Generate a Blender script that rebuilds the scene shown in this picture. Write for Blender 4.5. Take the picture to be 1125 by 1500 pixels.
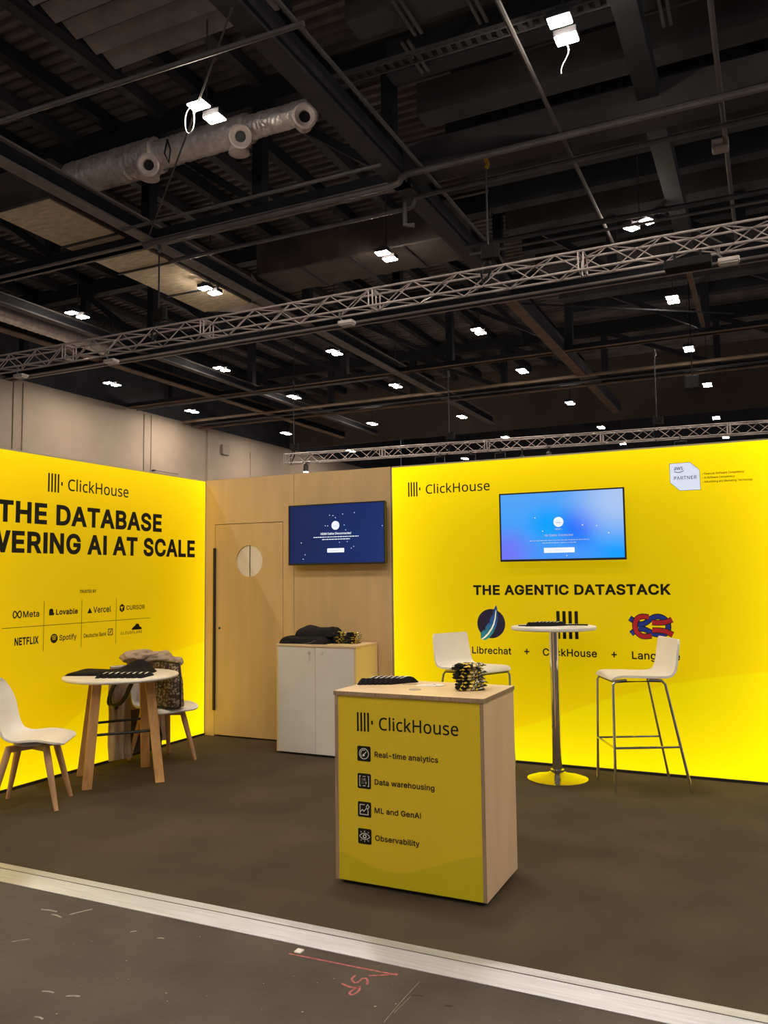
import bpy, bmesh, math, random
from math import sin, cos, pi, radians, atan2, sqrt
from mathutils import Vector, Matrix, noise
from mathutils.geometry import tessellate_polygon

for o in list(bpy.data.objects):
    bpy.data.objects.remove(o)
scene = bpy.context.scene
COL = scene.collection
random.seed(7)

# ------------------------------------------------------------------ camera
CAM = Vector((5.0612, -6.5375, 1.5171))
yaw, pitch, roll = -0.44201, 0.079987, -0.0115986
fw = Vector((sin(yaw)*cos(pitch), cos(yaw)*cos(pitch), sin(pitch)))
rt = Vector((cos(yaw), -sin(yaw), 0))
up = rt.cross(fw)
rt, up = rt*cos(roll)+up*sin(roll), -rt*sin(roll)+up*cos(roll)
cam_data = bpy.data.cameras.new('camera')
cam_data.sensor_fit = 'VERTICAL'
cam_data.sensor_height = 24.0
cam_data.sensor_width = 24.0
cam_data.lens = 24.0*1188.42/1500
cam_data.clip_end = 300
camera = bpy.data.objects.new('camera', cam_data)
COL.objects.link(camera)
camera.matrix_world = Matrix(((rt.x, up.x, -fw.x, CAM.x), (rt.y, up.y, -fw.y, CAM.y), (rt.z, up.z, -fw.z, CAM.z), (0, 0, 0, 1)))
scene.camera = camera

# ------------------------------------------------------------------ light and exposure
LAMP_STRENGTH = 420.0       # hall floodlights
SIGN_STRENGTH = 0.90        # back-lit fabric
SCREEN_STRENGTH = 1.0
world = bpy.data.worlds.new('hall_air')
scene.world = world
world.use_nodes = True
world.node_tree.nodes['Background'].inputs[0].default_value = (0.72, 0.80, 1.0, 1)
world.node_tree.nodes['Background'].inputs[1].default_value = 0.17
scene.view_settings.view_transform = 'Standard'
scene.view_settings.look = 'None'
scene.view_settings.exposure = 0.0
scene.view_settings.gamma = 1.0
scene.view_settings.use_curve_mapping = False

# ------------------------------------------------------------------ materials
def lin(r, g, b):
    def f(c):
        c /= 255
        return c/12.92 if c <= 0.04045 else ((c+0.055)/1.055)**2.4
    return (f(r), f(g), f(b), 1)

def new_mat(name):
    m = bpy.data.materials.new(name)
    m.use_nodes = True
    nt = m.node_tree
    return m, nt, nt.nodes['Principled BSDF']

def plain(name, col, rough=0.6, metal=0.0, var=0.12, scale=6.0, bump=0.0, bscale=60.0, stretch=(1, 1, 1), spec=None):
    """A principled material whose colour wanders a little by noise, with optional fine bump."""
    m, nt, b = new_mat(name)
    col = tuple(col) if len(col) == 4 else tuple(col)+(1,)
    tc = nt.nodes.new('ShaderNodeTexCoord')
    mp = nt.nodes.new('ShaderNodeMapping')
    mp.inputs['Scale'].default_value = stretch
    nt.links.new(tc.outputs['Object'], mp.inputs[0])
    n = nt.nodes.new('ShaderNodeTexNoise')
    n.inputs['Scale'].default_value = scale
    n.inputs['Detail'].default_value = 5
    nt.links.new(mp.outputs[0], n.inputs['Vector'])
    r = nt.nodes.new('ShaderNodeValToRGB')
    r.color_ramp.elements[0].position = 0.3
    r.color_ramp.elements[1].position = 0.7
    r.color_ramp.elements[0].color = tuple(c*(1-var) for c in col[:3])+(1,)
    r.color_ramp.elements[1].color = tuple(min(1, c*(1+var)) for c in col[:3])+(1,)
    nt.links.new(n.outputs['Fac'], r.inputs[0])
    nt.links.new(r.outputs[0], b.inputs['Base Color'])
    b.inputs['Roughness'].default_value = rough
    b.inputs['Metallic'].default_value = metal
    if spec is not None:
        b.inputs['Specular IOR Level'].default_value = spec
    if bump:
        n2 = nt.nodes.new('ShaderNodeTexNoise')
        n2.inputs['Scale'].default_value = bscale
        n2.inputs['Detail'].default_value = 4
        nt.links.new(mp.outputs[0], n2.inputs['Vector'])
        bp = nt.nodes.new('ShaderNodeBump')
        bp.inputs['Strength'].default_value = bump
        bp.inputs['Distance'].default_value = 0.02
        nt.links.new(n2.outputs['Fac'], bp.inputs['Height'])
        nt.links.new(bp.outputs[0], b.inputs['Normal'])
    return m

def glow(name, col, strength):
    m, nt, b = new_mat(name)
    b.inputs['Base Color'].default_value = (0.8, 0.8, 0.8, 1)
    b.inputs['Emission Color'].default_value = tuple(col[:3])+(1,)
    b.inputs['Emission Strength'].default_value = strength
    return m

def mathn(nt, op, a, b=None, c=None):
    n = nt.nodes.new('ShaderNodeMath')
    n.operation = op
    for i, v in enumerate((a, b, c)):
        if v is None:
            continue
        if isinstance(v, (int, float)):
            n.inputs[i].default_value = v
        else:
            nt.links.new(v, n.inputs[i])
    return n.outputs[0]

def backlit(name, axis, width, height, swoosh, lit=True, hues=(0.70, 0.80)):
    """Printed yellow fabric: a darker upper field over a paler field under a printed swoosh line.
    Lit from the edges by lamp strips inside the box, so its light falls off towards the middle."""
    m, nt, b = new_mat(name)
    tc = nt.nodes.new('ShaderNodeTexCoord')
    sp = nt.nodes.new('ShaderNodeSeparateXYZ')
    nt.links.new(tc.outputs['Generated'], sp.inputs[0])
    u = sp.outputs[axis]
    v = sp.outputs[2]
    ramp = nt.nodes.new('ShaderNodeValToRGB')
    cr = ramp.color_ramp
    cr.interpolation = 'B_SPLINE'
    while len(cr.elements) < len(swoosh):
        cr.elements.new(0.5)
    for e, (p, h) in zip(cr.elements, swoosh):
        e.position = p
        e.color = (h, h, h, 1)
    nt.links.new(u, ramp.inputs[0])
    hgt = nt.nodes.new('ShaderNodeRGBToBW')
    nt.links.new(ramp.outputs[0], hgt.inputs[0])
    d = mathn(nt, 'SUBTRACT', hgt.outputs[0], v)
    low = nt.nodes.new('ShaderNodeMapRange')
    low.inputs['From Min'].default_value = -0.002
    low.inputs['From Max'].default_value = 0.004
    nt.links.new(d, low.inputs['Value'])
    mix = nt.nodes.new('ShaderNodeMix')
    mix.data_type = 'RGBA'
    nt.links.new(low.outputs[0], mix.inputs[0])
    if not lit:
        mix.inputs[6].default_value = (0.74, 0.53, 0.016, 1)
        mix.inputs[7].default_value = (0.62, 0.50, 0.010, 1)
        nt.links.new(mix.outputs[2], b.inputs['Base Color'])
        b.inputs['Roughness'].default_value = 0.45
        return m
    mix.inputs[6].default_value = (1.0, hues[0], 0.0, 1)
    mix.inputs[7].default_value = (1.0, hues[1], 0.0, 1)
    eu = mathn(nt, 'MULTIPLY', mathn(nt, 'MINIMUM', u, mathn(nt, 'SUBTRACT', 1.0, u)), width)
    fu = mathn(nt, 'POWER', 2.718, mathn(nt, 'MULTIPLY', eu, -2.7))
    fb = mathn(nt, 'POWER', 2.718, mathn(nt, 'MULTIPLY', v, -2.3*height))
    ft = mathn(nt, 'POWER', 2.718, mathn(nt, 'MULTIPLY', mathn(nt, 'SUBTRACT', 1.0, v), -2.6*height))
    fv = mathn(nt, 'ADD', mathn(nt, 'MULTIPLY', fb, 1.15), ft)
    s = mathn(nt, 'ADD', mathn(nt, 'MULTIPLY', fu, 0.60), mathn(nt, 'MULTIPLY', fv, 0.60))
    s = mathn(nt, 'ADD', s, 0.47)
    s = mathn(nt, 'ADD', s, mathn(nt, 'MULTIPLY', low.outputs[0], 0.04))
    s = mathn(nt, 'MULTIPLY', s, SIGN_STRENGTH)
    nt.links.new(mix.outputs[2], b.inputs['Emission Color'])
    nt.links.new(s, b.inputs['Emission Strength'])
    b.inputs['Base Color'].default_value = (0.26, 0.18, 0.004, 1)
    b.inputs['Roughness'].default_value = 0.8
    b.inputs['Specular IOR Level'].default_value = 0.1
    return m

M = {}
M['carpet'] = plain('grey_brown_carpet', (0.086, 0.064, 0.043), 0.95, var=0.15, scale=2.2, bump=0.5, bscale=420, spec=0.1)
M['concrete'] = plain('worn_dark_floor', (0.073, 0.060, 0.049), 0.7, var=0.25, scale=3.0, bump=0.15, bscale=40, spec=0.3)
M['alu_ramp'] = plain('scratched_aluminium', (0.58, 0.60, 0.66), 0.42, 0.75, var=0.12, scale=3, stretch=(1, 30, 1), bump=0.08, bscale=30)
M['frame_alu'] = plain('satin_aluminium_frame', (0.5, 0.45, 0.3), 0.45, 0.6, var=0.05)
M['black'] = plain('black_plastic', (0.012, 0.012, 0.013), 0.45, var=0.2)
M['print_black'] = plain('black_print', (0.016, 0.014, 0.008), 0.7, var=0.05, spec=0.15)
M['ply'] = plain('birch_plywood', (0.66, 0.46, 0.24), 0.55, var=0.07, scale=2.2, stretch=(4, 4, 0.5), bump=0.03, bscale=80)
M['ply_top'] = plain('birch_top', (0.72, 0.54, 0.33), 0.4, var=0.06, scale=3, stretch=(0.6, 5, 5))
M['ply_side'] = plain('birch_side_panel', (0.76, 0.53, 0.345), 0.55, var=0.08, scale=2.4, stretch=(2, 2, 0.7))
M['ply_edge'] = plain('layered_plywood_edge', (0.33, 0.22, 0.13), 0.7, var=0.25, scale=30, stretch=(3, 3, 0.2))
M['seam'] = plain('dark_seam', (0.10, 0.065, 0.04), 0.8, var=0.05)
M['white_lam'] = plain('white_laminate', (0.76, 0.72, 0.70), 0.4, var=0.03)
M['white_shell'] = plain('white_polypropylene', (0.86, 0.82, 0.80), 0.35, var=0.03)
M['white_top'] = plain('white_table_top', (0.84, 0.80, 0.76), 0.35, var=0.03)
M['oak'] = plain('oak_legs', (0.55, 0.29, 0.10), 0.5, var=0.2, scale=5, stretch=(6, 6, 0.6))
M['beech'] = plain('beech_legs', (0.52, 0.30, 0.16), 0.5, var=0.18, scale=5, stretch=(6, 6, 0.6))
M['chrome'] = plain('chrome', (0.8, 0.78, 0.76), 0.09, 1.0, var=0.02)
M['steel_dark'] = plain('dark_painted_steel', (0.056, 0.055, 0.066), 0.6, 0.0, var=0.2, scale=2)
M['steel_black'] = plain('black_painted_steel', (0.012, 0.013, 0.022), 0.7, 0.0, var=0.2, scale=2)
M['steel_grey'] = plain('grey_painted_steel', (0.12, 0.11, 0.112), 0.6, 0.0, var=0.2, scale=2)
M['steel_light'] = plain('lighter_grey_steel', (0.27, 0.24, 0.235), 0.6, 0.0, var=0.2, scale=2)
M['cab_side'] = plain('birch_laminate_sign_glow', (0.80, 0.63, 0.30), 0.5, var=0.05, scale=2)  # birch yellowed further, so its colour carries the sign's spill light
M['black_matt'] = plain('matt_black_metal', (0.005, 0.005, 0.006), 0.75, var=0.2, spec=0.2)
M['steel_brown_glow'] = plain('brown_steel_orange_glow', (0.25, 0.175, 0.125), 0.7, 0.0, var=0.3, scale=1.5)  # brown steel with the orange glow on the far beams mixed into its colour
M['truss_alu'] = plain('truss_aluminium', (0.40, 0.345, 0.345), 0.45, 0.35, var=0.1, scale=2)
M['deck'] = plain('roof_deck', (0.20, 0.175, 0.18), 0.7, var=0.35, scale=0.9, bump=0.0)
M['panel_dark'] = plain('dark_roof_panel', (0.037, 0.039, 0.052), 0.8, var=0.3, scale=0.6)
M['panel_mid'] = plain('brown_roof_panel', (0.062, 0.057, 0.064), 0.8, var=0.3, scale=0.7)
M['foil'] = plain('wrinkled_foil', (0.88, 0.77, 0.75), 0.33, 0.55, var=0.2, scale=5, bump=1.0, bscale=13)
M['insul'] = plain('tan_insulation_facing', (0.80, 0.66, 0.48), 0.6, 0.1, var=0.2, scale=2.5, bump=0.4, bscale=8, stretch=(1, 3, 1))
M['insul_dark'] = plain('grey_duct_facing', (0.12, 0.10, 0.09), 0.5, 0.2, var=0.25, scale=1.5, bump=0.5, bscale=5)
M['nozzle'] = plain('pale_nozzle', (0.72, 0.60, 0.58), 0.5, 0.1, var=0.1)
M['wall_line'] = plain('dull_wall_line', (0.30, 0.24, 0.20), 0.8, var=0.05)
M['cable_grey'] = plain('pale_grey_cable', (0.35, 0.33, 0.32), 0.6, var=0.05)
M['hall_wall'] = plain('pale_hall_wall', (0.37, 0.295, 0.245), 0.8, var=0.07, scale=0.5)
M['hall_wall_dark'] = plain('brown_hall_wall', (0.10, 0.078, 0.066), 0.85, var=0.2, scale=0.3)
M['lamp_glass'] = glow('floodlight_lens', (1.0, 0.87, 0.70), LAMP_STRENGTH)
M['spot_glass'] = glow('small_spot_lens', (1.0, 0.80, 0.55), 60)
M['lens_off'] = plain('unlit_white_lens', (0.7, 0.66, 0.64), 0.4, var=0.02)
M['cloth_black'] = plain('black_cotton', (0.012, 0.011, 0.012), 0.9, var=0.3, scale=30, bump=0.4, bscale=300, spec=0.2)
M['white_print'] = plain('white_print', (0.78, 0.76, 0.72), 0.6, var=0.03)
M['icon_line'] = plain('pale_icon_line', (0.75, 0.73, 0.66), 0.6, var=0.03)
M['paper'] = plain('white_paper', (0.82, 0.78, 0.76), 0.6, var=0.03)
M['chalk'] = plain('red_chalk', (0.40, 0.12, 0.125), 0.9, var=0.45, scale=60)
M['fleck'] = plain('pale_paint_fleck', (0.32, 0.28, 0.25), 0.8, var=0.3, scale=40)
M['coat'] = plain('beige_coat_cloth', (0.42, 0.32, 0.25), 0.9, var=0.15, scale=8, bump=0.2, bscale=200, spec=0.15)
M['lining'] = plain('brown_coat_lining', (0.075, 0.055, 0.042), 0.8, var=0.2, scale=8)
M['logo_red'] = plain('red_print', (0.55, 0.008, 0.02), 0.6, var=0.04)
M['logo_blue'] = plain('blue_print', (0.008, 0.035, 0.36), 0.6, var=0.04)
M['logo_navy'] = plain('navy_print', (0.012, 0.006, 0.05), 0.6, var=0.3, scale=12)
M['hook_yellow'] = plain('yellow_hoist_hook', (0.6, 0.38, 0.03), 0.5, var=0.1)

def pattern_mat(name, scale, cols, rough=0.9):
    m, nt, b = new_mat(name)
    tc = nt.nodes.new('ShaderNodeTexCoord')
    v = nt.nodes.new('ShaderNodeTexNoise')
    v.inputs['Scale'].default_value = scale
    v.inputs['Detail'].default_value = 1.5
    nt.links.new(tc.outputs['Object'], v.inputs['Vector'])
    r = nt.nodes.new('ShaderNodeValToRGB')
    r.color_ramp.interpolation = 'CONSTANT'
    while len(r.color_ramp.elements) < len(cols):
        r.color_ramp.elements.new(0.5)
    for e, (p, c) in zip(r.color_ramp.elements, cols):
        e.position = p
        e.color = tuple(c)+(1,)
    nt.links.new(v.outputs['Fac'], r.inputs[0])
    nt.links.new(r.outputs[0], b.inputs['Base Color'])
    b.inputs['Roughness'].default_value = rough
    return m
BK = (0.012, 0.011, 0.01)
M['sock'] = pattern_mat('patterned_sock_knit', 34, [(0, (0.72, 0.66, 0.5)), (0.36, (0.78, 0.55, 0.02)), (0.45, BK), (0.57, (0.72, 0.66, 0.5)), (0.63, BK), (0.72, (0.78, 0.55, 0.02))])

def bag_mat():
    m, nt, b = new_mat('monogram_bag_cloth')
    tc = nt.nodes.new('ShaderNodeTexCoord')
    v = nt.nodes.new('ShaderNodeTexVoronoi')
    v.inputs['Scale'].default_value = 42
    v.inputs['Randomness'].default_value = 0.8
    nt.links.new(tc.outputs['Object'], v.inputs['Vector'])
    r = nt.nodes.new('ShaderNodeValToRGB')
    r.color_ramp.interpolation = 'LINEAR'
    els = [(0.0, (0.10, 0.07, 0.05)), (0.14, (0.10, 0.07, 0.05)), (0.24, (0.48, 0.39, 0.31)), (0.36, (0.42, 0.33, 0.26)), (0.50, (0.07, 0.045, 0.03))]
    while len(r.color_ramp.elements) < len(els):
        r.color_ramp.elements.new(0.5)
    for e, (p, c) in zip(r.color_ramp.elements, els):
        e.position = p
        e.color = c+(1,)
    nt.links.new(v.outputs['Distance'], r.inputs[0])
    nt.links.new(r.outputs[0], b.inputs['Base Color'])
    b.inputs['Roughness'].default_value = 0.55
    return m
M['bag'] = bag_mat()
M['bag_trim'] = plain('dark_brown_leather', (0.020, 0.012, 0.009), 0.5, var=0.2)

def feather_mat():
    m, nt, b = new_mat('blue_teal_feather_print')
    tc = nt.nodes.new('ShaderNodeTexCoord')
    sp = nt.nodes.new('ShaderNodeSeparateXYZ')
    nt.links.new(tc.outputs['Generated'], sp.inputs[0])
    r = nt.nodes.new('ShaderNodeValToRGB')
    r.color_ramp.elements[0].color = (0.03, 0.42, 0.36, 1)
    r.color_ramp.elements[1].color = (0.02, 0.03, 0.38, 1)
    r.color_ramp.elements.new(0.45).color = (0.015, 0.17, 0.52, 1)
    nt.links.new(sp.outputs[2], r.inputs[0])
    nt.links.new(r.outputs[0], b.inputs['Base Color'])
    b.inputs['Roughness'].default_value = 0.6
    return m
M['feather'] = feather_mat()

def lit_print(name, col, e):
    m, nt, b = new_mat(name)
    b.inputs['Base Color'].default_value = tuple(col)+(1,)
    b.inputs['Emission Color'].default_value = tuple(col)+(1,)
    b.inputs['Emission Strength'].default_value = e
    b.inputs['Roughness'].default_value = 0.7
    return m
M['badge'] = lit_print('backlit_pale_blue_print', (0.55, 0.62, 0.80), 0.75)
M['feather_rib'] = lit_print('backlit_cream_print', (0.75, 0.80, 0.60), 0.5)

def screen_mat(name, kind):
    """A picture shown by a lit display."""
    m, nt, b = new_mat(name)
    tc = nt.nodes.new('ShaderNodeTexCoord')
    sp = nt.nodes.new('ShaderNodeSeparateXYZ')
    nt.links.new(tc.outputs['Generated'], sp.inputs[0])
    n = nt.nodes.new('ShaderNodeTexNoise')
    n.inputs['Scale'].default_value = 1.7
    n.inputs['Detail'].default_value = 0.5
    mp = nt.nodes.new('ShaderNodeMapping')
    mp.inputs['Scale'].default_value = (1.6, 1, 1)
    mp.inputs['Location'].default_value = (0.35, 0, 0.2)
    nt.links.new(tc.outputs['Generated'], mp.inputs[0])
    nt.links.new(mp.outputs[0], n.inputs['Vector'])
    r = nt.nodes.new('ShaderNodeValToRGB')
    if kind == 'dark':
        f = mathn(nt, 'ADD', mathn(nt, 'MULTIPLY', sp.outputs[0], 0.7), mathn(nt, 'MULTIPLY', n.outputs['Fac'], 0.3))
        els = [(0.0, lin(6, 28, 72)), (0.55, lin(8, 38, 96)), (1.0, lin(24, 50, 110))]
    else:
        f = mathn(nt, 'ADD', mathn(nt, 'MULTIPLY', sp.outputs[2], 0.8), mathn(nt, 'MULTIPLY', n.outputs['Fac'], 0.2))
        els = [(0.0, lin(70, 145, 248)), (0.5, lin(66, 160, 250)), (1.0, lin(88, 164, 246))]
    while len(r.color_ramp.elements) < len(els):
        r.color_ramp.elements.new(0.5)
    for e, (p, c) in zip(r.color_ramp.elements, els):
        e.position = p
        e.color = c
    nt.links.new(f, r.inputs[0])
    b.inputs['Base Color'].default_value = (0.01, 0.01, 0.012, 1)
    b.inputs['Roughness'].default_value = 0.3
    b.inputs['Specular IOR Level'].default_value = 0.15
    out = r.outputs[0]
    for cu, cv, rad, col in (() if kind == 'dark' else ((0.02, 0.10, 0.34, (112, 118, 246)), (0.40, 0.52, 0.26, (0, 160, 255)), (0.66, 0.48, 0.27, (0, 108, 252)), (0.98, 0.12, 0.36, (0, 158, 255)), (0.97, 0.88, 0.52, (172, 198, 242)))):
        a = mathn(nt, 'MULTIPLY', mathn(nt, 'SUBTRACT', sp.outputs[0], cu), 1.0)
        c = mathn(nt, 'MULTIPLY', mathn(nt, 'SUBTRACT', sp.outputs[2], cv), 0.62)
        dd = mathn(nt, 'SQRT', mathn(nt, 'ADD', mathn(nt, 'MULTIPLY', a, a), mathn(nt, 'MULTIPLY', c, c)))
        mr = nt.nodes.new('ShaderNodeMapRange')
        mr.interpolation_type = 'SMOOTHSTEP'
        mr.inputs['From Min'].default_value = rad
        mr.inputs['From Max'].default_value = 0.02
        nt.links.new(dd, mr.inputs['Value'])
        mx = nt.nodes.new('ShaderNodeMix')
        mx.data_type = 'RGBA'
        nt.links.new(mr.outputs[0], mx.inputs[0])
        nt.links.new(out, mx.inputs[6])
        mx.inputs[7].default_value = lin(*col)
        out = mx.outputs[2]
    nt.links.new(out, b.inputs['Emission Color'])
    b.inputs['Emission Strength'].default_value = SCREEN_STRENGTH
    return m
M['screen_dark'] = screen_mat('dark_blue_screen', 'dark')
M['screen_light'] = screen_mat('light_blue_screen', 'light')
M['screen_text'] = glow('pale_screen_text', lin(190, 210, 235), 0.9)
M['screen_ink'] = glow('blue_screen_ink', lin(35, 80, 150), 0.9)

# ------------------------------------------------------------------ geometry helpers
def BM():
    return bmesh.new()

def box(bm, lo, hi, bevel=0.0, seg=2):
    lo, hi = Vector(lo), Vector(hi)
    ret = bmesh.ops.create_cube(bm, size=1.0)
    vs = ret['verts']
    c, d = (lo+hi)/2, hi-lo
    for v in vs:
        v.co = Vector((v.co.x*d.x+c.x, v.co.y*d.y+c.y, v.co.z*d.z+c.z))
    if bevel > 0:
        es = list({e for v in vs for e in v.link_edges})
        bmesh.ops.bevel(bm, geom=es, offset=bevel, segments=seg, profile=0.5, affect='EDGES')

def beam_between(bm, a, b, w, h, upv=(0, 0, 1)):
    """A rectangular bar from a to b, w wide and h high."""
    a, b = Vector(a), Vector(b)
    d = (b-a).normalized()
    s = d.cross(Vector(upv))
    if s.length < 1e-4:
        s = d.cross(Vector((1, 0, 0)))
    s.normalize()
    t = s.cross(d)
    vs = []
    for p in (a, b):
        for i, j in ((-1, -1), (1, -1), (1, 1), (-1, 1)):
            vs.append(bm.verts.new(p+s*(i*w/2)+t*(j*h/2)))
    f = bm.faces.new
    f(vs[3::-1]); f(vs[4:8])
    for i in range(4):
        j = (i+1) % 4
        f((vs[i], vs[j], vs[4+j], vs[4+i]))

def tube(bm, pts, r, n=8, caps=True, closed=False):
    pts = [Vector(p) for p in pts]
    rs = r if isinstance(r, (list, tuple)) else [r]*len(pts)
    rings = []
    prev = None
    L = len(pts)
    for i, p in enumerate(pts):
        if closed:
            t = (pts[(i+1) % L]-pts[i-1]).normalized()
        else:
            t = (pts[min(i+1, L-1)]-pts[max(i-1, 0)]).normalized()
        if prev is None:
            s = t.cross(Vector((0, 0, 1)))
            if s.length < 1e-3:
                s = t.cross(Vector((1, 0, 0)))
        else:
            s = prev-t*prev.dot(t)
        s.normalize()
        prev = s
        q = t.cross(s)
        rings.append([bm.verts.new(p+(s*cos(2*pi*k/n)+q*sin(2*pi*k/n))*rs[i]) for k in range(n)])
    m = L if closed else L-1
    for i in range(m):
        A, B = rings[i], rings[(i+1) % L]
        for k in range(n):
            bm.faces.new((A[k], A[(k+1) % n], B[(k+1) % n], B[k]))
    if caps and not closed:
        bm.faces.new(rings[0][::-1])
        bm.faces.new(rings[-1])

def curl(pts, k=5, closed=False):
    """A rounder line through the given points."""
    P = [Vector(p) for p in pts]
    n = len(P)
    out = []
    for i in range(n if closed else n-1):
        g = (lambda j: P[j % n]) if closed else (lambda j: P[max(0, min(n-1, j))])
        p0, p1, p2, p3 = g(i-1), g(i), g(i+1), g(i+2)
        for q in range(k):
            t = q/k
            out.append(0.5*((2*p1)+(p2-p0)*t+(2*p0-5*p1+4*p2-p3)*t*t+(3*p1-p0-3*p2+p3)*t**3))
    if not closed:
        out.append(P[-1])
    return out

def lathe(bm, prof, c=(0, 0, 0), n=48, axis='Z'):
    """Revolve (radius, height) pairs about the axis through c."""
    c = Vector(c)
    rings = []
    for r, h in prof:
        ring = []
        for k in range(n):
            a = 2*pi*k/n
            if axis == 'Z':
                o = Vector((r*cos(a), r*sin(a), h))
            elif axis == 'Y':
                o = Vector((r*cos(a), h, r*sin(a)))
            else:
                o = Vector((h, r*cos(a), r*sin(a)))
            ring.append(bm.verts.new(c+o))
        rings.append(ring)
    for A, B in zip(rings, rings[1:]):
        for k in range(n):
            bm.faces.new((A[k], A[(k+1) % n], B[(k+1) % n], B[k]))
    if prof[0][0] > 1e-6:
        bm.faces.new(rings[0][::-1])
    if prof[-1][0] > 1e-6:
        bm.faces.new(rings[-1])
    bmesh.ops.remove_doubles(bm, verts=[v for v in rings[0]+rings[-1] if v.is_valid], dist=1e-6)

def prism(bm, poly, z0, z1, to=lambda u, v, w: (u, v, w)):
    """Extrude a 2-D outline between two depths."""
    a = [bm.verts.new(to(u, v, z0)) for u, v in poly]
    b = [bm.verts.new(to(u, v, z1)) for u, v in poly]
    n = len(poly)
    for i in range(n):
        bm.faces.new((a[i], a[(i+1) % n], b[(i+1) % n], b[i]))
    for vs, flip in ((a, True), (b, False)):
        for t in tessellate_polygon([[Vector((u, v, 0)) for u, v in poly]]):
            try:
                bm.faces.new([vs[i] for i in (t[::-1] if flip else t)])
            except ValueError:
                pass

def grid_solid(bm, nx, ny, top, bottom):
    """A closed lump: top(s, t) and bottom(s, t) give the two skins over s, t in 0..1."""
    A = [[bm.verts.new(top(i/nx, j/ny)) for j in range(ny+1)] for i in range(nx+1)]
    B = [[bm.verts.new(bottom(i/nx, j/ny)) for j in range(ny+1)] for i in range(nx+1)]
    for i in range(nx):
        for j in range(ny):
            bm.faces.new((A[i][j], A[i+1][j], A[i+1][j+1], A[i][j+1]))
            bm.faces.new((B[i][j], B[i][j+1], B[i+1][j+1], B[i+1][j]))
    for i in range(nx):
        bm.faces.new((A[i][0], B[i][0], B[i+1][0], A[i+1][0]))
        bm.faces.new((A[i][ny], A[i+1][ny], B[i+1][ny], B[i][ny]))
    for j in range(ny):
        bm.faces.new((A[0][j], A[0][j+1], B[0][j+1], B[0][j]))
        bm.faces.new((A[nx][j], B[nx][j], B[nx][j+1], A[nx][j+1]))

def obj(name, bm, m, parent=None, smooth=False, offset=None):
    """Link a bmesh as one object.  offset is taken off its points (world points -> the thing's own)."""
    if offset is not None:
        bmesh.ops.translate(bm, verts=bm.verts, vec=-Vector(offset))
    bmesh.ops.recalc_face_normals(bm, faces=bm.faces)
    me = bpy.data.meshes.new(name)
    bm.to_mesh(me)
    bm.free()
    me.materials.append(m)
    if smooth:
        for p in me.polygons:
            p.use_smooth = True
        try:
            me.set_sharp_from_angle(angle=radians(40))
        except Exception:
            pass
    o = bpy.data.objects.new(name, me)
    COL.objects.link(o)
    if parent is not None:
        o.parent = parent
    return o

def tag(o, label, cat, group=None):
    o['label'] = label
    o['category'] = cat
    if group:
        o['group'] = group
    return o

def thing(name, label, cat, loc=(0, 0, 0), rotz=0.0, group=None):
    o = bpy.data.objects.new(name, None)
    o.empty_display_size = 0.1
    COL.objects.link(o)
    o.location = loc
    o.rotation_euler = (0, 0, rotz)
    return tag(o, label, cat, group)

def struct(name, bm, m, smooth=False, parent=None):
    o = obj(name, bm, m, parent, smooth)
    if parent is None:
        o['kind'] = 'structure'
    return o

def dup(root, loc=None, rotz=None, label=None):
    """Copy a thing with its parts and sub-parts."""
    r = root.copy()
    COL.objects.link(r)
    if loc is not None:
        r.location = loc
    if rotz is not None:
        r.rotation_euler = (0, 0, rotz)
    if label:
        r['label'] = label
    for ch in list(root.children):
        c = ch.copy()
        COL.objects.link(c)
        c.parent = r
        for g in list(ch.children):
            d = g.copy()
            COL.objects.link(d)
            d.parent = c
    return r

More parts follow.
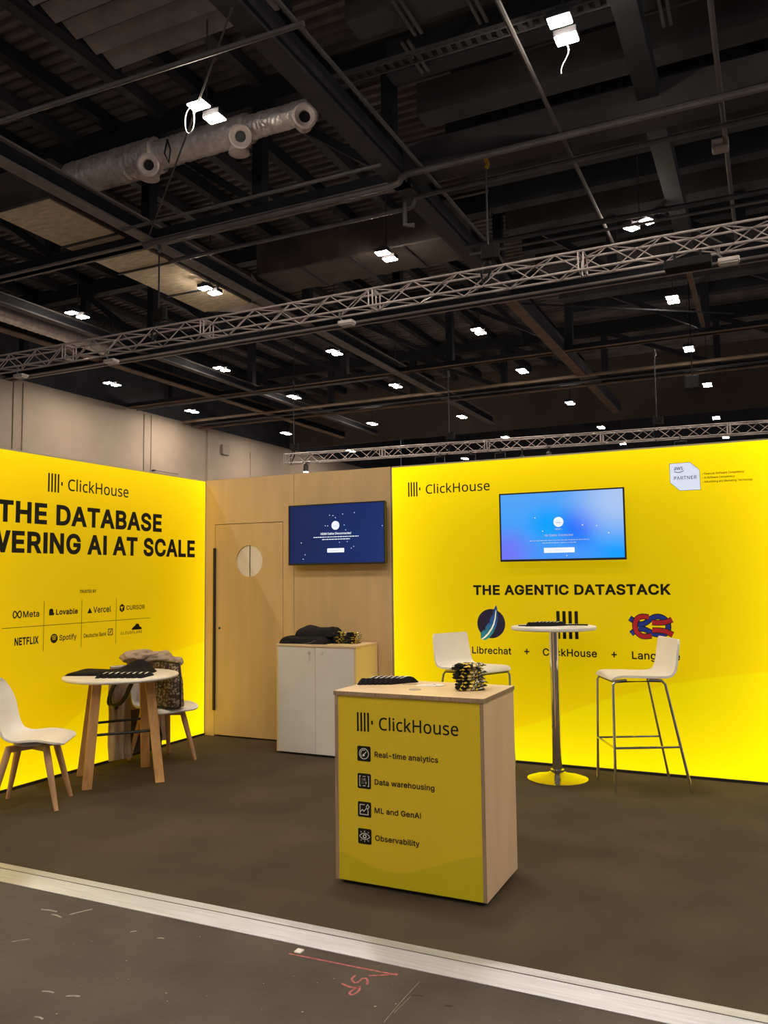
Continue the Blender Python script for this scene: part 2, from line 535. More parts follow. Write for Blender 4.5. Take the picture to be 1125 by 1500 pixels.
# ------------------------------------------------------------------ lettering (outlines in 1/200 of the capital height)
GLYPHS = {
    'noto': {
        ' ': '73',
        'A': '177|-3,0 27,0 50,60 124,60 147,0 178,0 100,201 75,201|60,87 81,143 86,161 87,170 94,143 115,87',
        'C': '175|33,32 43,20 55,10 70,3 87,-1 106,-3 135,-1 159,6 159,32 134,26 110,24 90,26 74,33 61,44 52,59 47,78 45,100 46,117 50,132 55,145 63,156 72,165 83,171 96,175 110,176 123,176 134,173 156,165 168,190 153,196 140,200 126,202 110,203 89,201 69,195 53,186 39,174 28,159 21,142 16,122 14,100 17,71 25,46',
        'E': '155|53,26 53,91 133,91 133,117 53,117 53,174 138,174 138,200 24,200 24,0 138,0 138,26',
        'H': '205|24,0 53,0 53,91 149,91 149,0 178,0 178,200 149,200 149,117 53,117 53,200 24,200',
        'N': '210|52,0 52,112 51,131 50,158 151,0 184,0 184,200 156,200 156,87 158,43 56,200 24,200 24,0',
        'P': '168|53,0 53,76 74,76 94,77 111,81 125,87 136,96 144,105 150,116 153,128 154,140 152,158 146,172 136,184 121,193 102,198 78,200 24,200 24,0|71,102 53,102 53,174 76,174 91,173 104,170 113,165 119,159 122,150 124,139 122,127 118,117 111,111 101,106 88,103',
        'R': '173|53,0 53,81 89,81 136,0 170,0 116,89 133,98 141,105 148,115 152,127 154,142 152,160 146,174 136,186 121,194 103,198 81,200 24,200 24,0|80,106 53,106 53,174 79,174 93,173 105,171 113,166 119,160 123,152 124,141 123,130 119,122 114,115 106,110 94,107',
        'T': '155|0,200 0,174 61,174 61,0 91,0 91,174 151,174 151,200',
        'a': '156|17,17 24,8 34,2 46,-2 59,-3 80,0 89,3 97,8 108,19 112,0 134,0 134,102 132,118 128,131 120,141 109,148 96,152 79,154 65,153 51,150 26,140 35,118 56,126 67,129 77,130 90,128 98,123 104,114 105,99 105,93 83,92 61,90 43,86 28,79 18,69 12,57 10,43 12,29|42,33 40,43 42,54 49,62 63,68 86,71 105,72 105,61 104,48 100,39 94,31 81,24 64,21 54,23 47,27',
        'c': '134|32,16 46,5 63,-1 82,-3 104,-1 122,6 122,32 102,25 82,23 70,24 60,29 52,36 47,46 43,59 42,75 43,92 47,105 52,115 60,122 70,127 83,128 99,126 116,121 125,145 106,152 84,154 65,152 47,146 33,135 22,120 15,100 13,75 15,51 22,31',
        'e': '157|15,52 22,32 33,17 48,6 65,-1 86,-3 112,0 136,7 136,34 111,25 87,22 74,24 63,28 54,35 48,44 44,56 43,69 143,69 143,86 141,105 135,121 126,135 114,146 98,152 80,154 61,152 45,144 31,133 21,117 15,97 13,75|61,125 70,128 80,130 90,128 98,125 105,119 109,111 112,101 113,92 43,92 47,107 54,119',
        'i': '73|24,175 29,172 36,171 42,172 47,175 51,181 52,189 51,196 47,202 42,205 36,206 29,205 24,202 20,196 19,189 20,181|21,151 21,0 50,0 50,151',
        'k': '149|21,213 21,0 49,0 49,55 63,67 113,0 147,0 83,86 143,150 110,151 63,101 49,83 49,102 49,213',
        'l': '73|21,213 21,0 50,0 50,213',
        'o': '168|14,58 18,43 24,29 32,18 43,9 55,2 68,-1 82,-3 98,-1 112,2 124,9 134,18 142,29 148,43 152,58 153,76 151,99 144,118 134,134 120,145 103,152 83,154 63,152 46,145 31,134 21,118 15,99 13,76|43,60 42,76 43,92 47,105 52,115 60,123 70,128 83,129 96,128 106,123 113,115 119,105 122,92 123,76 122,60 119,47 114,36 106,28 96,24 83,22 70,24 60,28 52,36 47,47',
        's': '134|61,21 48,22 36,25 12,34 12,7 33,0 60,-3 77,-1 92,2 104,9 114,18 119,29 121,43 120,54 116,64 109,71 100,78 54,98 42,106 40,109 39,114 41,120 46,125 55,129 67,130 88,127 109,120 119,143 94,151 69,154 46,151 28,144 19,135 13,125 12,113 13,101 17,92 25,84 34,78 80,57 91,49 92,45 93,41 91,33 86,27 76,23',
        'u': '172|19,53 21,36 26,21 33,11 45,3 58,-1 75,-3 94,0 111,7 118,13 121,17 124,0 148,0 148,151 119,151 119,73 118,57 116,45 111,35 103,28 93,23 79,22 65,24 56,30 50,40 48,55 48,151 19,151',
        'w': '218|50,72 30,152 0,152 41,0 72,0 103,96 107,116 112,96 141,0 173,0 215,152 186,152 160,55 156,38 148,67 123,152 93,152 64,57 59,36',
    },
    'medium': {
        ' ': '74',
        '+': '174|16,96 16,63 66,63 66,13 100,13 100,63 150,63 150,96 100,96 100,147 66,147 66,96',
        '-': '174|36,103 36,69 130,69 130,103',
        '0': '174|11,100 13,71 19,46 30,25 44,10 62,1 83,-3 105,1 123,10 137,25 147,46 154,71 156,100 154,129 147,154 137,174 123,190 105,199 83,203 62,199 44,190 30,174 19,154 13,129|48,79 47,100 48,121 51,139 57,152 64,162 73,167 83,169 94,167 102,162 110,152 115,139 119,121 120,100 119,79 115,61 110,48 103,38 94,33 83,31 73,33 64,38 57,48 51,61',
        '1': '174|22,33 22,0 150,0 150,33 108,33 108,200 71,200 25,167 26,128 72,160 72,33',
        'A': '184|-3,0 36,0 54,52 122,52 141,0 180,0 106,200 70,200|66,86 76,116 84,141 88,167 91,141 100,116 110,86',
        'B': '175|52,34 52,85 91,85 101,84 110,81 116,76 121,71 123,64 124,57 123,48 117,41 107,36 90,34|16,200 16,0 91,0 112,2 130,7 143,16 153,28 158,41 160,56 159,71 154,84 146,94 137,102 132,105 135,106 142,113 148,121 152,132 153,144 151,159 146,172 137,184 124,193 108,198 89,200|52,118 52,166 88,166 102,164 111,159 116,152 117,143 116,136 114,130 109,125 103,121 96,119 87,118',
        'C': '195|11,71 20,46 34,25 52,10 74,1 98,-3 113,-1 127,2 140,8 152,15 162,25 170,37 177,50 182,72 146,72 138,52 128,41 114,35 98,32 84,34 71,40 60,49 52,62 46,79 44,100 46,121 52,138 60,151 71,160 84,166 98,168 114,165 128,159 138,148 142,141 146,128 182,128 177,150 170,164 162,175 152,185 140,193 127,198 113,201 98,203 74,199 52,190 34,174 20,154 11,129 8,100',
        'D': '192|16,200 16,0 81,0 108,3 132,12 146,21 157,33 165,47 174,72 176,100 174,129 165,153 157,167 146,179 133,188 110,197 83,200|52,34 52,166 81,166 100,164 114,158 126,149 134,136 139,120 141,100 139,80 134,64 125,51 114,42 98,36 79,34',
        'E': '161|52,34 52,84 137,84 137,118 52,118 52,166 143,166 143,200 16,200 16,0 144,0 144,34',
        'F': '158|52,0 52,81 134,81 134,115 52,115 52,166 142,166 142,200 16,200 16,0',
        'G': '199|8,100 11,71 20,46 33,26 52,10 74,1 99,-3 122,0 142,8 159,20 172,37 180,57 182,80 182,107 98,107 98,73 145,73 145,67 140,55 133,45 124,38 112,34 99,32 84,34 71,40 60,49 52,62 46,79 44,100 46,121 52,138 60,151 71,160 84,166 98,168 114,165 127,158 137,148 146,128 183,128 177,150 171,163 163,174 152,184 141,192 127,198 113,201 97,203 73,199 51,190 33,174 20,154 11,129',
        'H': '197|16,0 52,0 52,85 138,85 138,0 175,0 175,200 138,200 138,119 52,119 52,200 16,200',
        'I': '58|18,0 50,0 50,200 18,200',
        'L': '152|16,200 16,0 139,0 139,34 52,34 52,200',
        'M': '238|60,200 16,200 16,0 51,0 51,136 57,111 101,0 130,0 178,123 186,164 179,113 179,0 215,0 215,200 171,200 120,67 116,41 112,67 108,77',
        'N': '200|16,0 52,0 52,114 46,159 60,125 139,0 177,0 177,200 140,200 141,62 54,200 16,200',
        'O': '203|11,71 20,46 34,25 52,10 74,1 98,-3 123,1 145,10 163,25 176,46 185,71 188,100 185,129 176,154 163,174 145,190 123,199 98,203 74,199 52,190 34,174 20,154 11,129 8,100|52,62 46,79 44,100 46,121 52,138 60,151 71,160 84,166 98,168 112,166 125,160 136,151 145,138 150,121 152,100 150,79 145,62 136,49 125,40 112,34 98,32 84,34 71,40 60,49',
        'P': '171|52,0 52,68 87,68 108,70 125,77 139,87 149,101 155,117 157,134 155,152 149,168 139,181 125,191 108,198 87,200 16,200 16,0|85,102 52,102 52,166 85,166 97,165 106,162 113,157 117,151 119,144 120,134 119,125 117,117 113,111 106,106 97,103',
        'R': '172|52,0 52,73 87,73 126,0 168,0 124,80 139,90 149,103 155,119 157,136 155,153 149,169 139,182 126,192 108,198 87,200 16,200 16,0|86,107 52,107 52,166 85,166 98,165 107,162 113,158 117,152 120,145 121,136 120,127 117,120 113,115 107,110 98,108',
        'S': '171|11,39 18,25 30,13 44,4 62,-2 82,-3 104,-1 122,4 137,14 148,26 154,41 157,57 155,71 151,82 144,91 136,99 117,109 99,115 80,120 65,126 58,129 53,133 50,138 49,145 50,151 53,157 57,161 64,165 73,168 83,169 97,167 107,162 115,155 120,139 155,139 151,161 144,175 133,187 119,195 102,201 84,203 65,201 48,195 34,187 22,175 15,160 13,144 14,130 19,118 27,108 44,97 66,88 88,82 106,76 113,72 117,68 120,64 121,58 120,50 116,44 111,39 103,34 93,32 82,31 72,32 64,34 56,38 50,43 47,49 44,63 6,63',
        'T': '172|5,200 5,166 65,166 65,0 101,0 101,166 160,166 160,200',
        'U': '197|16,200 16,70 18,50 26,32 38,18 54,6 73,-1 95,-3 117,-1 137,6 153,18 165,32 172,50 175,70 175,200 138,200 138,72 137,61 133,51 127,43 119,37 108,33 95,32 82,33 72,37 64,43 57,51 53,61 52,72 52,200',
        'V': '184|85,59 77,84 36,200 -3,200 71,0 107,0 180,200 141,200 101,84 92,59 89,33',
        'a': '150|7,32 12,19 21,9 32,2 45,-2 59,-3 71,-2 82,1 95,10 95,0 130,0 130,99 129,114 124,127 117,137 109,145 90,152 72,154 59,153 47,151 35,146 25,139 16,129 6,110 40,100 48,113 58,119 64,121 72,122 80,121 85,119 90,116 93,112 94,107 95,101 94,99 85,96 65,94 44,90 26,83 17,77 10,69 6,59 5,46|41,40 40,45 41,50 43,53 46,56 52,59 66,62 86,65 98,67 95,66 95,58 94,50 91,44 87,38 81,34 73,31 63,30 50,32 46,34 43,37',
        'b': '163|13,200 13,0 48,0 48,12 60,2 71,-2 85,-3 103,-1 119,7 132,19 142,35 148,54 150,76 148,98 142,117 132,133 119,144 103,152 84,154 71,153 60,149 48,140 48,200|48,76 49,90 52,101 57,110 63,116 71,120 81,121 91,120 99,116 106,109 110,100 113,89 114,76 113,63 110,52 105,42 99,36 91,31 81,30 71,31 63,35 57,42 52,51 49,63',
        'c': '153|40,7 57,-1 76,-3 98,0 116,9 131,23 136,32 142,49 108,57 102,43 96,36 87,31 76,30 66,31 57,36 51,43 46,52 43,63 42,75 43,88 46,99 51,108 57,115 66,120 76,121 87,120 95,116 102,109 108,95 142,104 130,129 116,143 98,151 76,154 57,152 40,144 25,132 15,116 8,97 6,75 8,54 15,35 25,19',
        'd': '163|6,76 8,54 14,35 24,19 37,7 54,-1 72,-3 85,-2 96,2 109,12 109,0 143,0 143,200 108,200 108,140 96,149 85,153 72,154 54,152 38,144 24,133 14,117 8,98|43,63 42,76 43,89 46,100 51,109 57,116 65,120 75,121 85,120 93,116 100,110 104,101 107,90 108,76 107,63 104,51 99,42 93,35 85,31 75,30 65,31 57,36 51,42 46,52',
        'e': '156|6,75 8,54 15,35 25,19 40,7 57,-1 78,-3 93,-2 106,2 118,8 128,16 136,26 143,44 109,52 100,38 91,32 78,30 68,31 59,35 52,40 46,48 43,59 43,62 143,62 143,78 142,96 137,112 131,126 122,136 112,145 100,150 88,153 75,154 56,152 39,144 25,132 15,116 8,97|66,120 76,121 85,120 93,117 99,111 104,103 106,94 43,94 46,103 51,110 57,116',
        'f': '100|-4,152 -4,120 23,120 23,0 59,0 59,120 90,120 90,152 59,152 59,160 59,167 62,171 65,173 72,174 78,174 88,171 97,203 83,207 69,208 58,207 47,203 37,197 30,189 25,178 23,166 23,152',
        'g': '163|10,-17 19,-31 26,-39 36,-46 47,-51 61,-54 76,-55 93,-54 109,-50 123,-42 134,-30 141,-15 143,3 143,152 109,152 109,140 96,149 85,153 72,154 54,152 38,144 24,133 14,117 8,98 6,77 8,55 15,37 25,22 38,11 54,4 72,2 85,3 96,6 108,16 108,5 107,-5 104,-11 100,-16 90,-21 76,-23 67,-22 60,-20 49,-13 39,0|43,65 42,77 43,90 46,101 51,109 57,116 65,120 75,121 85,120 93,116 100,110 105,101 108,90 109,77 108,64 105,53 100,45 93,39 85,36 75,35 65,36 57,40 51,46 46,54',
        'h': '158|13,200 13,0 48,0 48,89 49,100 52,107 57,113 62,118 69,120 77,121 88,119 96,114 101,105 103,92 103,0 138,0 138,95 136,113 131,127 123,139 112,148 99,153 84,154 67,152 52,145 44,136 48,200',
        'i': '68|15,169 22,164 31,163 39,164 46,169 51,176 53,184 51,193 46,200 39,204 31,206 22,204 15,200 10,193 9,184 10,176|13,152 13,0 48,0 48,152',
        'k': '147|13,200 13,0 48,0 48,55 56,62 105,0 147,2 82,86 142,150 102,152 48,97 48,200',
        'l': '77|13,200 13,37 15,22 23,9 35,1 51,-1 60,0 74,2 68,33 54,32 50,32 50,33 49,36 48,43 48,200',
        'm': '231|48,152 13,152 13,0 48,0 48,94 49,103 52,110 56,115 61,119 67,121 73,122 82,120 89,116 93,110 95,101 95,0 130,0 130,97 131,104 133,110 136,115 141,118 147,121 154,122 163,120 170,117 174,110 176,99 176,0 211,0 211,101 210,117 205,130 197,141 186,149 174,153 161,155 149,154 138,150 128,145 119,137 117,134 110,144 97,152 81,155 70,154 61,151 52,145 45,139',
        'n': '158|48,0 48,89 49,100 52,107 57,113 62,118 69,120 77,121 88,119 96,114 101,105 103,92 103,0 138,0 138,95 136,113 131,127 123,139 112,148 99,153 84,154 67,152 52,145 45,137 47,152 13,152 13,0',
        'o': '160|6,75 8,54 15,35 25,19 40,7 57,-1 76,-3 96,-1 113,7 128,19 138,35 145,54 147,75 145,97 138,116 128,132 113,144 96,152 76,154 57,152 40,144 25,132 15,116 8,97|43,63 42,75 43,88 46,99 51,108 57,115 66,120 76,121 87,120 96,115 102,108 107,99 110,88 111,75 110,63 107,52 102,43 96,36 87,31 76,30 66,31 57,36 51,43 46,52',
        'p': '163|13,152 13,-53 48,-53 48,12 60,2 71,-2 85,-3 103,-1 119,7 132,19 142,35 148,54 150,76 148,98 142,117 132,133 119,144 103,152 84,154 71,153 60,149 48,139 48,152|48,76 49,90 52,101 57,110 63,116 71,120 81,121 91,120 99,116 106,109 110,100 113,89 114,76 113,63 110,52 105,42 99,36 91,31 81,30 71,31 63,35 57,42 52,51 49,63',
        'r': '102|48,0 48,93 49,101 52,107 56,113 62,116 68,119 76,120 84,119 96,118 96,154 78,154 65,153 53,147 47,142 47,152 13,152 13,0',
        's': '141|18,16 27,8 39,2 52,-2 67,-3 83,-2 98,3 111,10 120,20 126,32 128,46 126,61 117,74 104,83 86,90 65,95 55,98 50,101 47,104 46,108 48,113 52,118 59,121 69,122 79,121 85,118 90,112 95,101 128,108 121,126 115,135 107,143 96,149 83,153 69,154 54,153 40,149 28,142 19,132 13,120 11,107 14,91 22,78 35,69 53,63 76,57 84,55 89,52 91,48 92,44 91,39 86,35 78,31 67,29 57,31 49,34 44,39 38,53 5,46 11,27',
        't': '91|-4,152 -4,120 18,120 18,40 20,23 29,9 44,1 62,-2 71,-1 86,2 79,33 63,31 57,32 55,33 53,36 53,43 53,120 81,120 81,152 53,152 53,186 18,186 18,152',
        'u': '158|13,152 13,57 15,40 20,25 28,13 39,5 52,0 67,-2 84,0 98,7 106,15 103,0 138,0 138,152 103,152 103,63 102,53 99,45 94,39 89,35 82,32 74,31 63,33 55,38 50,47 48,60 48,152',
        'v': '150|-3,152 55,0 88,0 146,152 108,152 76,65 72,35 67,65 36,152',
        'w': '216|0,152 46,0 78,0 103,87 104,114 111,68 131,0 163,0 209,152 172,152 153,87 146,59 139,87 121,152 88,152 63,59 55,87 37,152',
        'y': '150|10,-49 23,-53 34,-53 44,-52 54,-49 62,-44 70,-37 81,-18 146,152 108,152 76,65 72,36 67,65 36,152 -3,152 53,6 46,-12 43,-16 40,-19 37,-20 27,-19 18,-18',
    },
    'bold': {
        ' ': '74',
        'A': '180|-10,0 38,0 55,50 113,50 130,0 178,0 104,200 63,200|70,92 83,133 98,92',
        'B': '172|55,42 55,81 86,81 95,80 102,77 107,74 110,70 112,65 113,59 112,53 108,48 100,44 85,42|10,200 10,0 87,0 107,2 125,7 139,16 150,29 155,43 157,59 156,74 151,87 143,98 134,105 139,109 145,118 149,129 150,142 149,157 143,171 133,183 120,193 104,198 85,200|55,122 55,158 83,158 95,156 102,153 105,148 106,141 106,136 104,131 100,128 96,125 90,123 83,122',
        'C': '191|3,100 6,71 14,46 28,26 47,10 69,1 93,-2 108,-1 123,2 136,8 148,16 158,25 166,37 173,51 180,78 135,78 127,57 118,48 107,43 93,41 81,42 70,47 61,55 54,66 49,81 47,100 49,119 54,134 61,145 70,153 81,158 93,159 107,157 118,152 127,143 130,137 135,122 180,122 172,150 166,163 158,175 148,184 136,192 122,198 108,201 93,202 69,199 47,190 28,174 14,153 6,129',
        'D': '188|10,200 10,0 77,0 104,3 128,12 142,22 153,33 162,48 170,72 173,100 170,128 162,153 153,167 142,179 129,188 106,197 79,200|55,42 55,158 77,158 94,156 106,151 116,143 123,132 127,118 129,100 127,82 122,68 115,57 106,49 92,44 75,42',
        'E': '159|55,42 55,80 135,80 135,122 55,122 55,158 141,158 141,200 10,200 10,0 142,0 142,42',
        'F': '156|55,0 55,77 132,77 132,119 55,119 55,158 140,158 140,200 10,200 10,0',
        'G': '194|3,100 6,71 14,47 28,26 46,10 69,1 94,-2 117,0 137,8 154,20 167,37 176,58 178,80 178,112 88,112 88,70 133,70 129,59 123,52 115,46 106,42 94,41 81,42 70,47 61,55 54,66 49,81 47,100 49,119 54,134 61,145 70,153 81,158 93,159 107,157 118,151 126,142 136,122 180,122 173,149 167,162 158,174 148,184 136,192 123,198 108,201 92,202 68,199 46,190 28,174 14,153 6,128',
        'H': '193|10,0 55,0 55,81 126,81 126,0 171,0 171,200 126,200 126,123 55,123 55,200 10,200',
        'I': '76|14,0 62,0 62,200 14,200',
        'K': '175|10,200 10,0 55,0 55,65 68,79 124,0 175,2 99,111 173,196 122,200 53,124 48,109 55,200',
        'L': '150|10,200 10,0 137,0 137,42 55,42 55,200',
        'N': '195|10,200 10,0 55,0 55,113 53,121 129,0 173,0 173,200 128,200 129,82 54,200',
        'O': '199|3,100 6,71 14,46 28,26 47,10 69,1 93,-2 118,1 140,10 158,26 172,46 181,71 184,100 181,128 172,153 158,174 140,190 118,199 93,202 69,199 47,190 28,174 14,154 6,129|49,81 47,100 49,119 54,134 61,145 70,153 81,158 93,159 106,158 116,153 125,145 133,134 138,119 139,100 138,81 133,66 125,55 116,47 106,42 93,41 81,42 70,47 61,55 54,66',
        'P': '168|55,0 55,65 83,65 104,67 122,74 136,85 146,99 152,115 154,133 152,150 146,167 136,181 122,191 104,198 83,200 10,200 10,0|81,107 55,107 55,158 81,158 91,157 99,155 103,151 107,146 109,140 109,133 109,125 107,119 103,114 99,110 92,108',
        'R': '169|55,0 55,69 83,69 80,69 117,0 168,0 125,78 121,77 136,87 146,101 152,117 154,134 152,152 146,168 136,182 122,192 104,198 83,200 10,200 10,0|55,111 55,158 81,158 92,157 99,155 104,152 107,147 109,142 110,134 109,127 107,121 104,117 99,114 92,112 81,111',
        'S': '168|6,41 13,26 25,13 40,4 58,-1 78,-3 99,-1 118,5 133,14 145,27 152,43 154,59 152,73 148,85 141,95 132,103 113,113 96,119 78,124 64,129 58,132 54,135 52,138 51,142 52,147 54,151 58,154 63,157 70,160 78,160 90,159 99,155 104,149 110,132 153,132 148,160 141,174 130,186 115,195 98,201 79,202 61,201 44,195 29,186 17,174 9,159 7,141 9,127 14,115 23,104 40,92 61,84 82,78 99,72 104,70 107,67 109,64 110,60 109,54 106,50 102,46 96,42 88,40 78,39 70,40 62,42 56,45 52,49 49,54 45,70 0,70',
        'T': '169|0,200 0,158 56,158 56,0 101,0 101,158 157,158 157,200',
        'U': '193|10,200 10,71 12,51 20,33 32,18 49,7 68,-1 91,-3 113,-1 132,7 149,18 161,33 169,51 171,71 171,200 126,200 126,74 125,64 122,56 117,50 110,45 102,41 91,40 80,41 71,45 64,50 59,56 56,64 55,74 55,200',
        'W': '252|-9,200 46,0 89,0 120,114 151,0 194,0 249,200 202,200 172,82 141,200 99,200 68,82 37,200',
        'X': '178|57,102 -12,2 38,0 83,65 128,0 178,1 110,103 174,198 125,200 83,139 42,200 -8,199',
        'Y': '177|-13,199 60,81 60,0 105,0 105,81 178,199 127,200 89,137 83,127 77,137 38,200',
        'a': '148|60,38 49,40 46,41 45,43 44,45 43,48 44,51 45,52 47,54 51,56 63,59 83,62 94,64 85,60 85,54 83,49 79,45 74,41 68,39|57,114 62,115 68,116 75,115 79,114 82,112 83,109 85,106 85,103 80,101 61,99 41,95 49,108|56,156 43,153 31,148 20,140 11,130 -2,106 38,94 22,88 13,82 6,73 1,62 0,49 1,34 7,21 17,10 28,3 42,-2 56,-3 68,-2 80,1 86,5 86,0 129,0 129,99 127,115 123,128 115,139 106,147 86,154 68,157',
        'b': '161|7,200 7,0 50,0 50,6 55,3 67,-2 80,-3 99,0 116,7 129,20 139,36 146,55 148,77 146,99 139,118 129,134 116,146 99,154 80,157 66,155 55,151 51,148 51,200|50,77 51,89 54,99 58,106 63,111 69,114 77,115 85,114 91,111 96,106 100,98 103,89 104,77 103,66 100,56 96,48 91,43 85,40 77,39 69,40 63,43 58,48 54,55 51,65',
        'e': '153|3,55 9,36 20,20 35,7 53,0 74,-3 89,-2 103,2 115,9 125,17 133,28 143,50 107,59 141,59 141,79 140,97 135,114 128,127 119,138 109,147 97,152 84,156 72,157 52,154 34,146 20,134 9,117 3,98 1,76|52,107 57,111 64,114 72,115 80,114 85,112 90,107 94,101 94,99 48,99|66,39 59,42 53,47 49,53 47,59 101,59 92,44 85,40 74,38',
        'l': '78|18,10 31,2 48,-1 58,0 76,3 68,42 51,40 51,46 51,200 7,200 7,40 10,24',
        'o': '157|1,77 3,55 10,36 20,20 35,7 53,0 72,-3 93,0 110,7 125,20 136,36 142,55 144,77 142,98 136,118 125,134 110,146 93,154 72,157 53,154 35,146 20,134 10,118 3,98|46,66 45,77 46,88 48,97 52,105 58,111 64,114 73,115 81,114 88,111 93,105 97,97 100,88 101,77 100,66 97,56 93,48 88,43 81,40 73,38 64,40 57,43 52,48 48,56',
        'v': '148|-10,155 49,0 87,0 146,155 99,155 68,69 37,155',
    },
}

def glyph_polys(font, ch):
    d = GLYPHS[font].get(ch, '100')
    parts = d.split('|')
    cs = [[tuple(int(v)/200 for v in q.split(',')) for q in c.split()] for c in parts[1:]]
    def area(P):
        return sum(P[i-1][0]*P[i][1]-P[i][0]*P[i-1][1] for i in range(len(P)))/2
    outs = [c for c in cs if area(c) > 0]
    holes = [c for c in cs if area(c) <= 0]
    def inside(p, P):
        r = False
        for i in range(len(P)):
            (x1, y1), (x2, y2) = P[i-1], P[i]
            if (y1 > p[1]) != (y2 > p[1]) and p[0] < (x2-x1)*(p[1]-y1)/(y2-y1)+x1:
                r = not r
        return r
    return int(parts[0])/200, [[o]+[h for h in holes if inside(h[0], o)] for o in outs]

class Print:
    """Flat printed marks gathered in the (u, v) plane of a surface; put() turns (u, v, off) into a point."""
    def __init__(self, put, off=0.0015):
        self.bm = BM()
        self.put = put
        self.off = off
    def tris(self, pts, faces):
        vs = [self.bm.verts.new(self.put(u, v, self.off)) for u, v in pts]
        for f in faces:
            try:
                self.bm.faces.new([vs[i] for i in f])
            except ValueError:
                pass
    def poly(self, *conts):
        pts = [p for c in conts for p in c]
        self.tris(pts, tessellate_polygon([[Vector((u, v, 0)) for u, v in c] for c in conts]))
    def rect(self, u0, v0, u1, v1):
        self.poly([(u0, v0), (u1, v0), (u1, v1), (u0, v1)])
    def rrect(self, u0, v0, u1, v1, r):
        P = []
        for cx, cy, a in ((u1-r, v1-r, 0), (u0+r, v1-r, 90), (u0+r, v0+r, 180), (u1-r, v0+r, 270)):
            P += [(cx+r*cos(radians(a+t)), cy+r*sin(radians(a+t))) for t in (0, 30, 60, 90)]
        self.poly(P)
    def disc(self, cu, cv, r, n=40, hole=0.0):
        c = [(cu+r*cos(2*pi*k/n), cv+r*sin(2*pi*k/n)) for k in range(n)]
        if hole:
            self.poly(c, [(cu+hole*cos(-2*pi*k/n), cv+hole*sin(-2*pi*k/n)) for k in range(n)])
        else:
            self.poly(c)
    def band(self, pts, w, closed=False, smooth=True):
        """A stroke of width w along points."""
        pts = [Vector(p) for p in pts]
        if smooth:
            out = []
            n = len(pts)
            rng = range(n if closed else n-1)
            for i in rng:
                g = (lambda k: pts[k % n]) if closed else (lambda k: pts[max(0, min(n-1, k))])
                p0, p1, p2, p3 = g(i-1), g(i), g(i+1), g(i+2)
                for k in range(6):
                    t = k/6
                    out.append(0.5*((2*p1)+(p2-p0)*t+(2*p0-5*p1+4*p2-p3)*t*t+(3*p1-p0-3*p2+p3)*t**3))
            if not closed:
                out.append(pts[-1])
            pts = out
        n = len(pts)
        L, R = [], []
        for i, p in enumerate(pts):
            a = pts[i-1] if (i or closed) else p
            b = pts[(i+1) % n] if (i < n-1 or closed) else p
            d1 = (p-a).normalized() if (p-a).length > 1e-9 else (b-p).normalized()
            d2 = (b-p).normalized() if (b-p).length > 1e-9 else d1
            nn = Vector((-(d1+d2).y, (d1+d2).x))
            nn = nn.normalized() if nn.length > 1e-6 else Vector((-d1.y, d1.x))
            k = max(0.5, nn.dot(Vector((-d1.y, d1.x))))
            L.append(p+nn*(w/2/k)); R.append(p-nn*(w/2/k))
        pts2 = [tuple(q) for q in L+R]
        m = n if closed else n-1
        self.tris(pts2, [(i, (i+1) % n, n+(i+1) % n, n+i) for i in range(m)])
    def text(self, s, font, u0, u1, v0, cap, spacing=0.0):
        """Lettering from u0 to u1 on the baseline v0, with the given capital height."""
        verts, faces, x = [], [], 0.0
        for ch in s:
            adv, groups = glyph_polys(font, ch)
            for g in groups:
                base = len(verts)
                for c in g:
                    verts += [(x+px, py) for px, py in c]
                for t in tessellate_polygon([[Vector((px, py, 0)) for px, py in c] for c in g]):
                    faces.append(tuple(base+i for i in t))
            x += adv+spacing
        lo = min(v[0] for v in verts); hi = max(v[0] for v in verts)
        k = (u1-u0)/(hi-lo) if u1 is not None else cap
        self.tris([(u0+(a-lo)*k, v0+b*cap) for a, b in verts], faces)
    def house_bars(self, u0, v0, u1, v1, tick=True):
        """The mark of four upright bars and a short tick."""
        w = (u1-u0)
        n = 4
        pitch = w/5.0 if tick else w/3.62
        bw = pitch*(0.50 if tick else 0.56)
        for i in range(n):
            self.rect(u0+i*pitch, v0, u0+i*pitch+bw, v1)
        if tick:
            h = (v1-v0)
            self.rect(u0+4.0*pitch+bw*0.25, v0+h*0.40, u0+4.0*pitch+bw*1.25, v0+h*0.60)
    def make(self, name, m, parent, offset):
        return obj(name, self.bm, m, parent, offset=offset)

# ================================================================== THE HALL
bm = BM(); box(bm, (-30, -24, -0.22), (26, 72, -0.02)); struct('floor', bm, M['concrete'])
bm = BM(); box(bm, (-30.3, -24, -0.02), (-30, 72, 12.05)); struct('wall_left', bm, M['hall_wall'])
bm = BM(); box(bm, (-30.35, -24, 12.05), (-30.05, 72, 16.5)); struct('wall_left', bm, M['panel_dark'])
bm = BM(); box(bm, (-30, 72, -0.02), (26, 72.3, 16.5)); struct('wall_back', bm, M['panel_dark'])
bm = BM(); box(bm, (-30, 49.55, 12.0), (26, 49.85, 16.5)); struct('ceiling', bm, M['hall_wall_dark'])
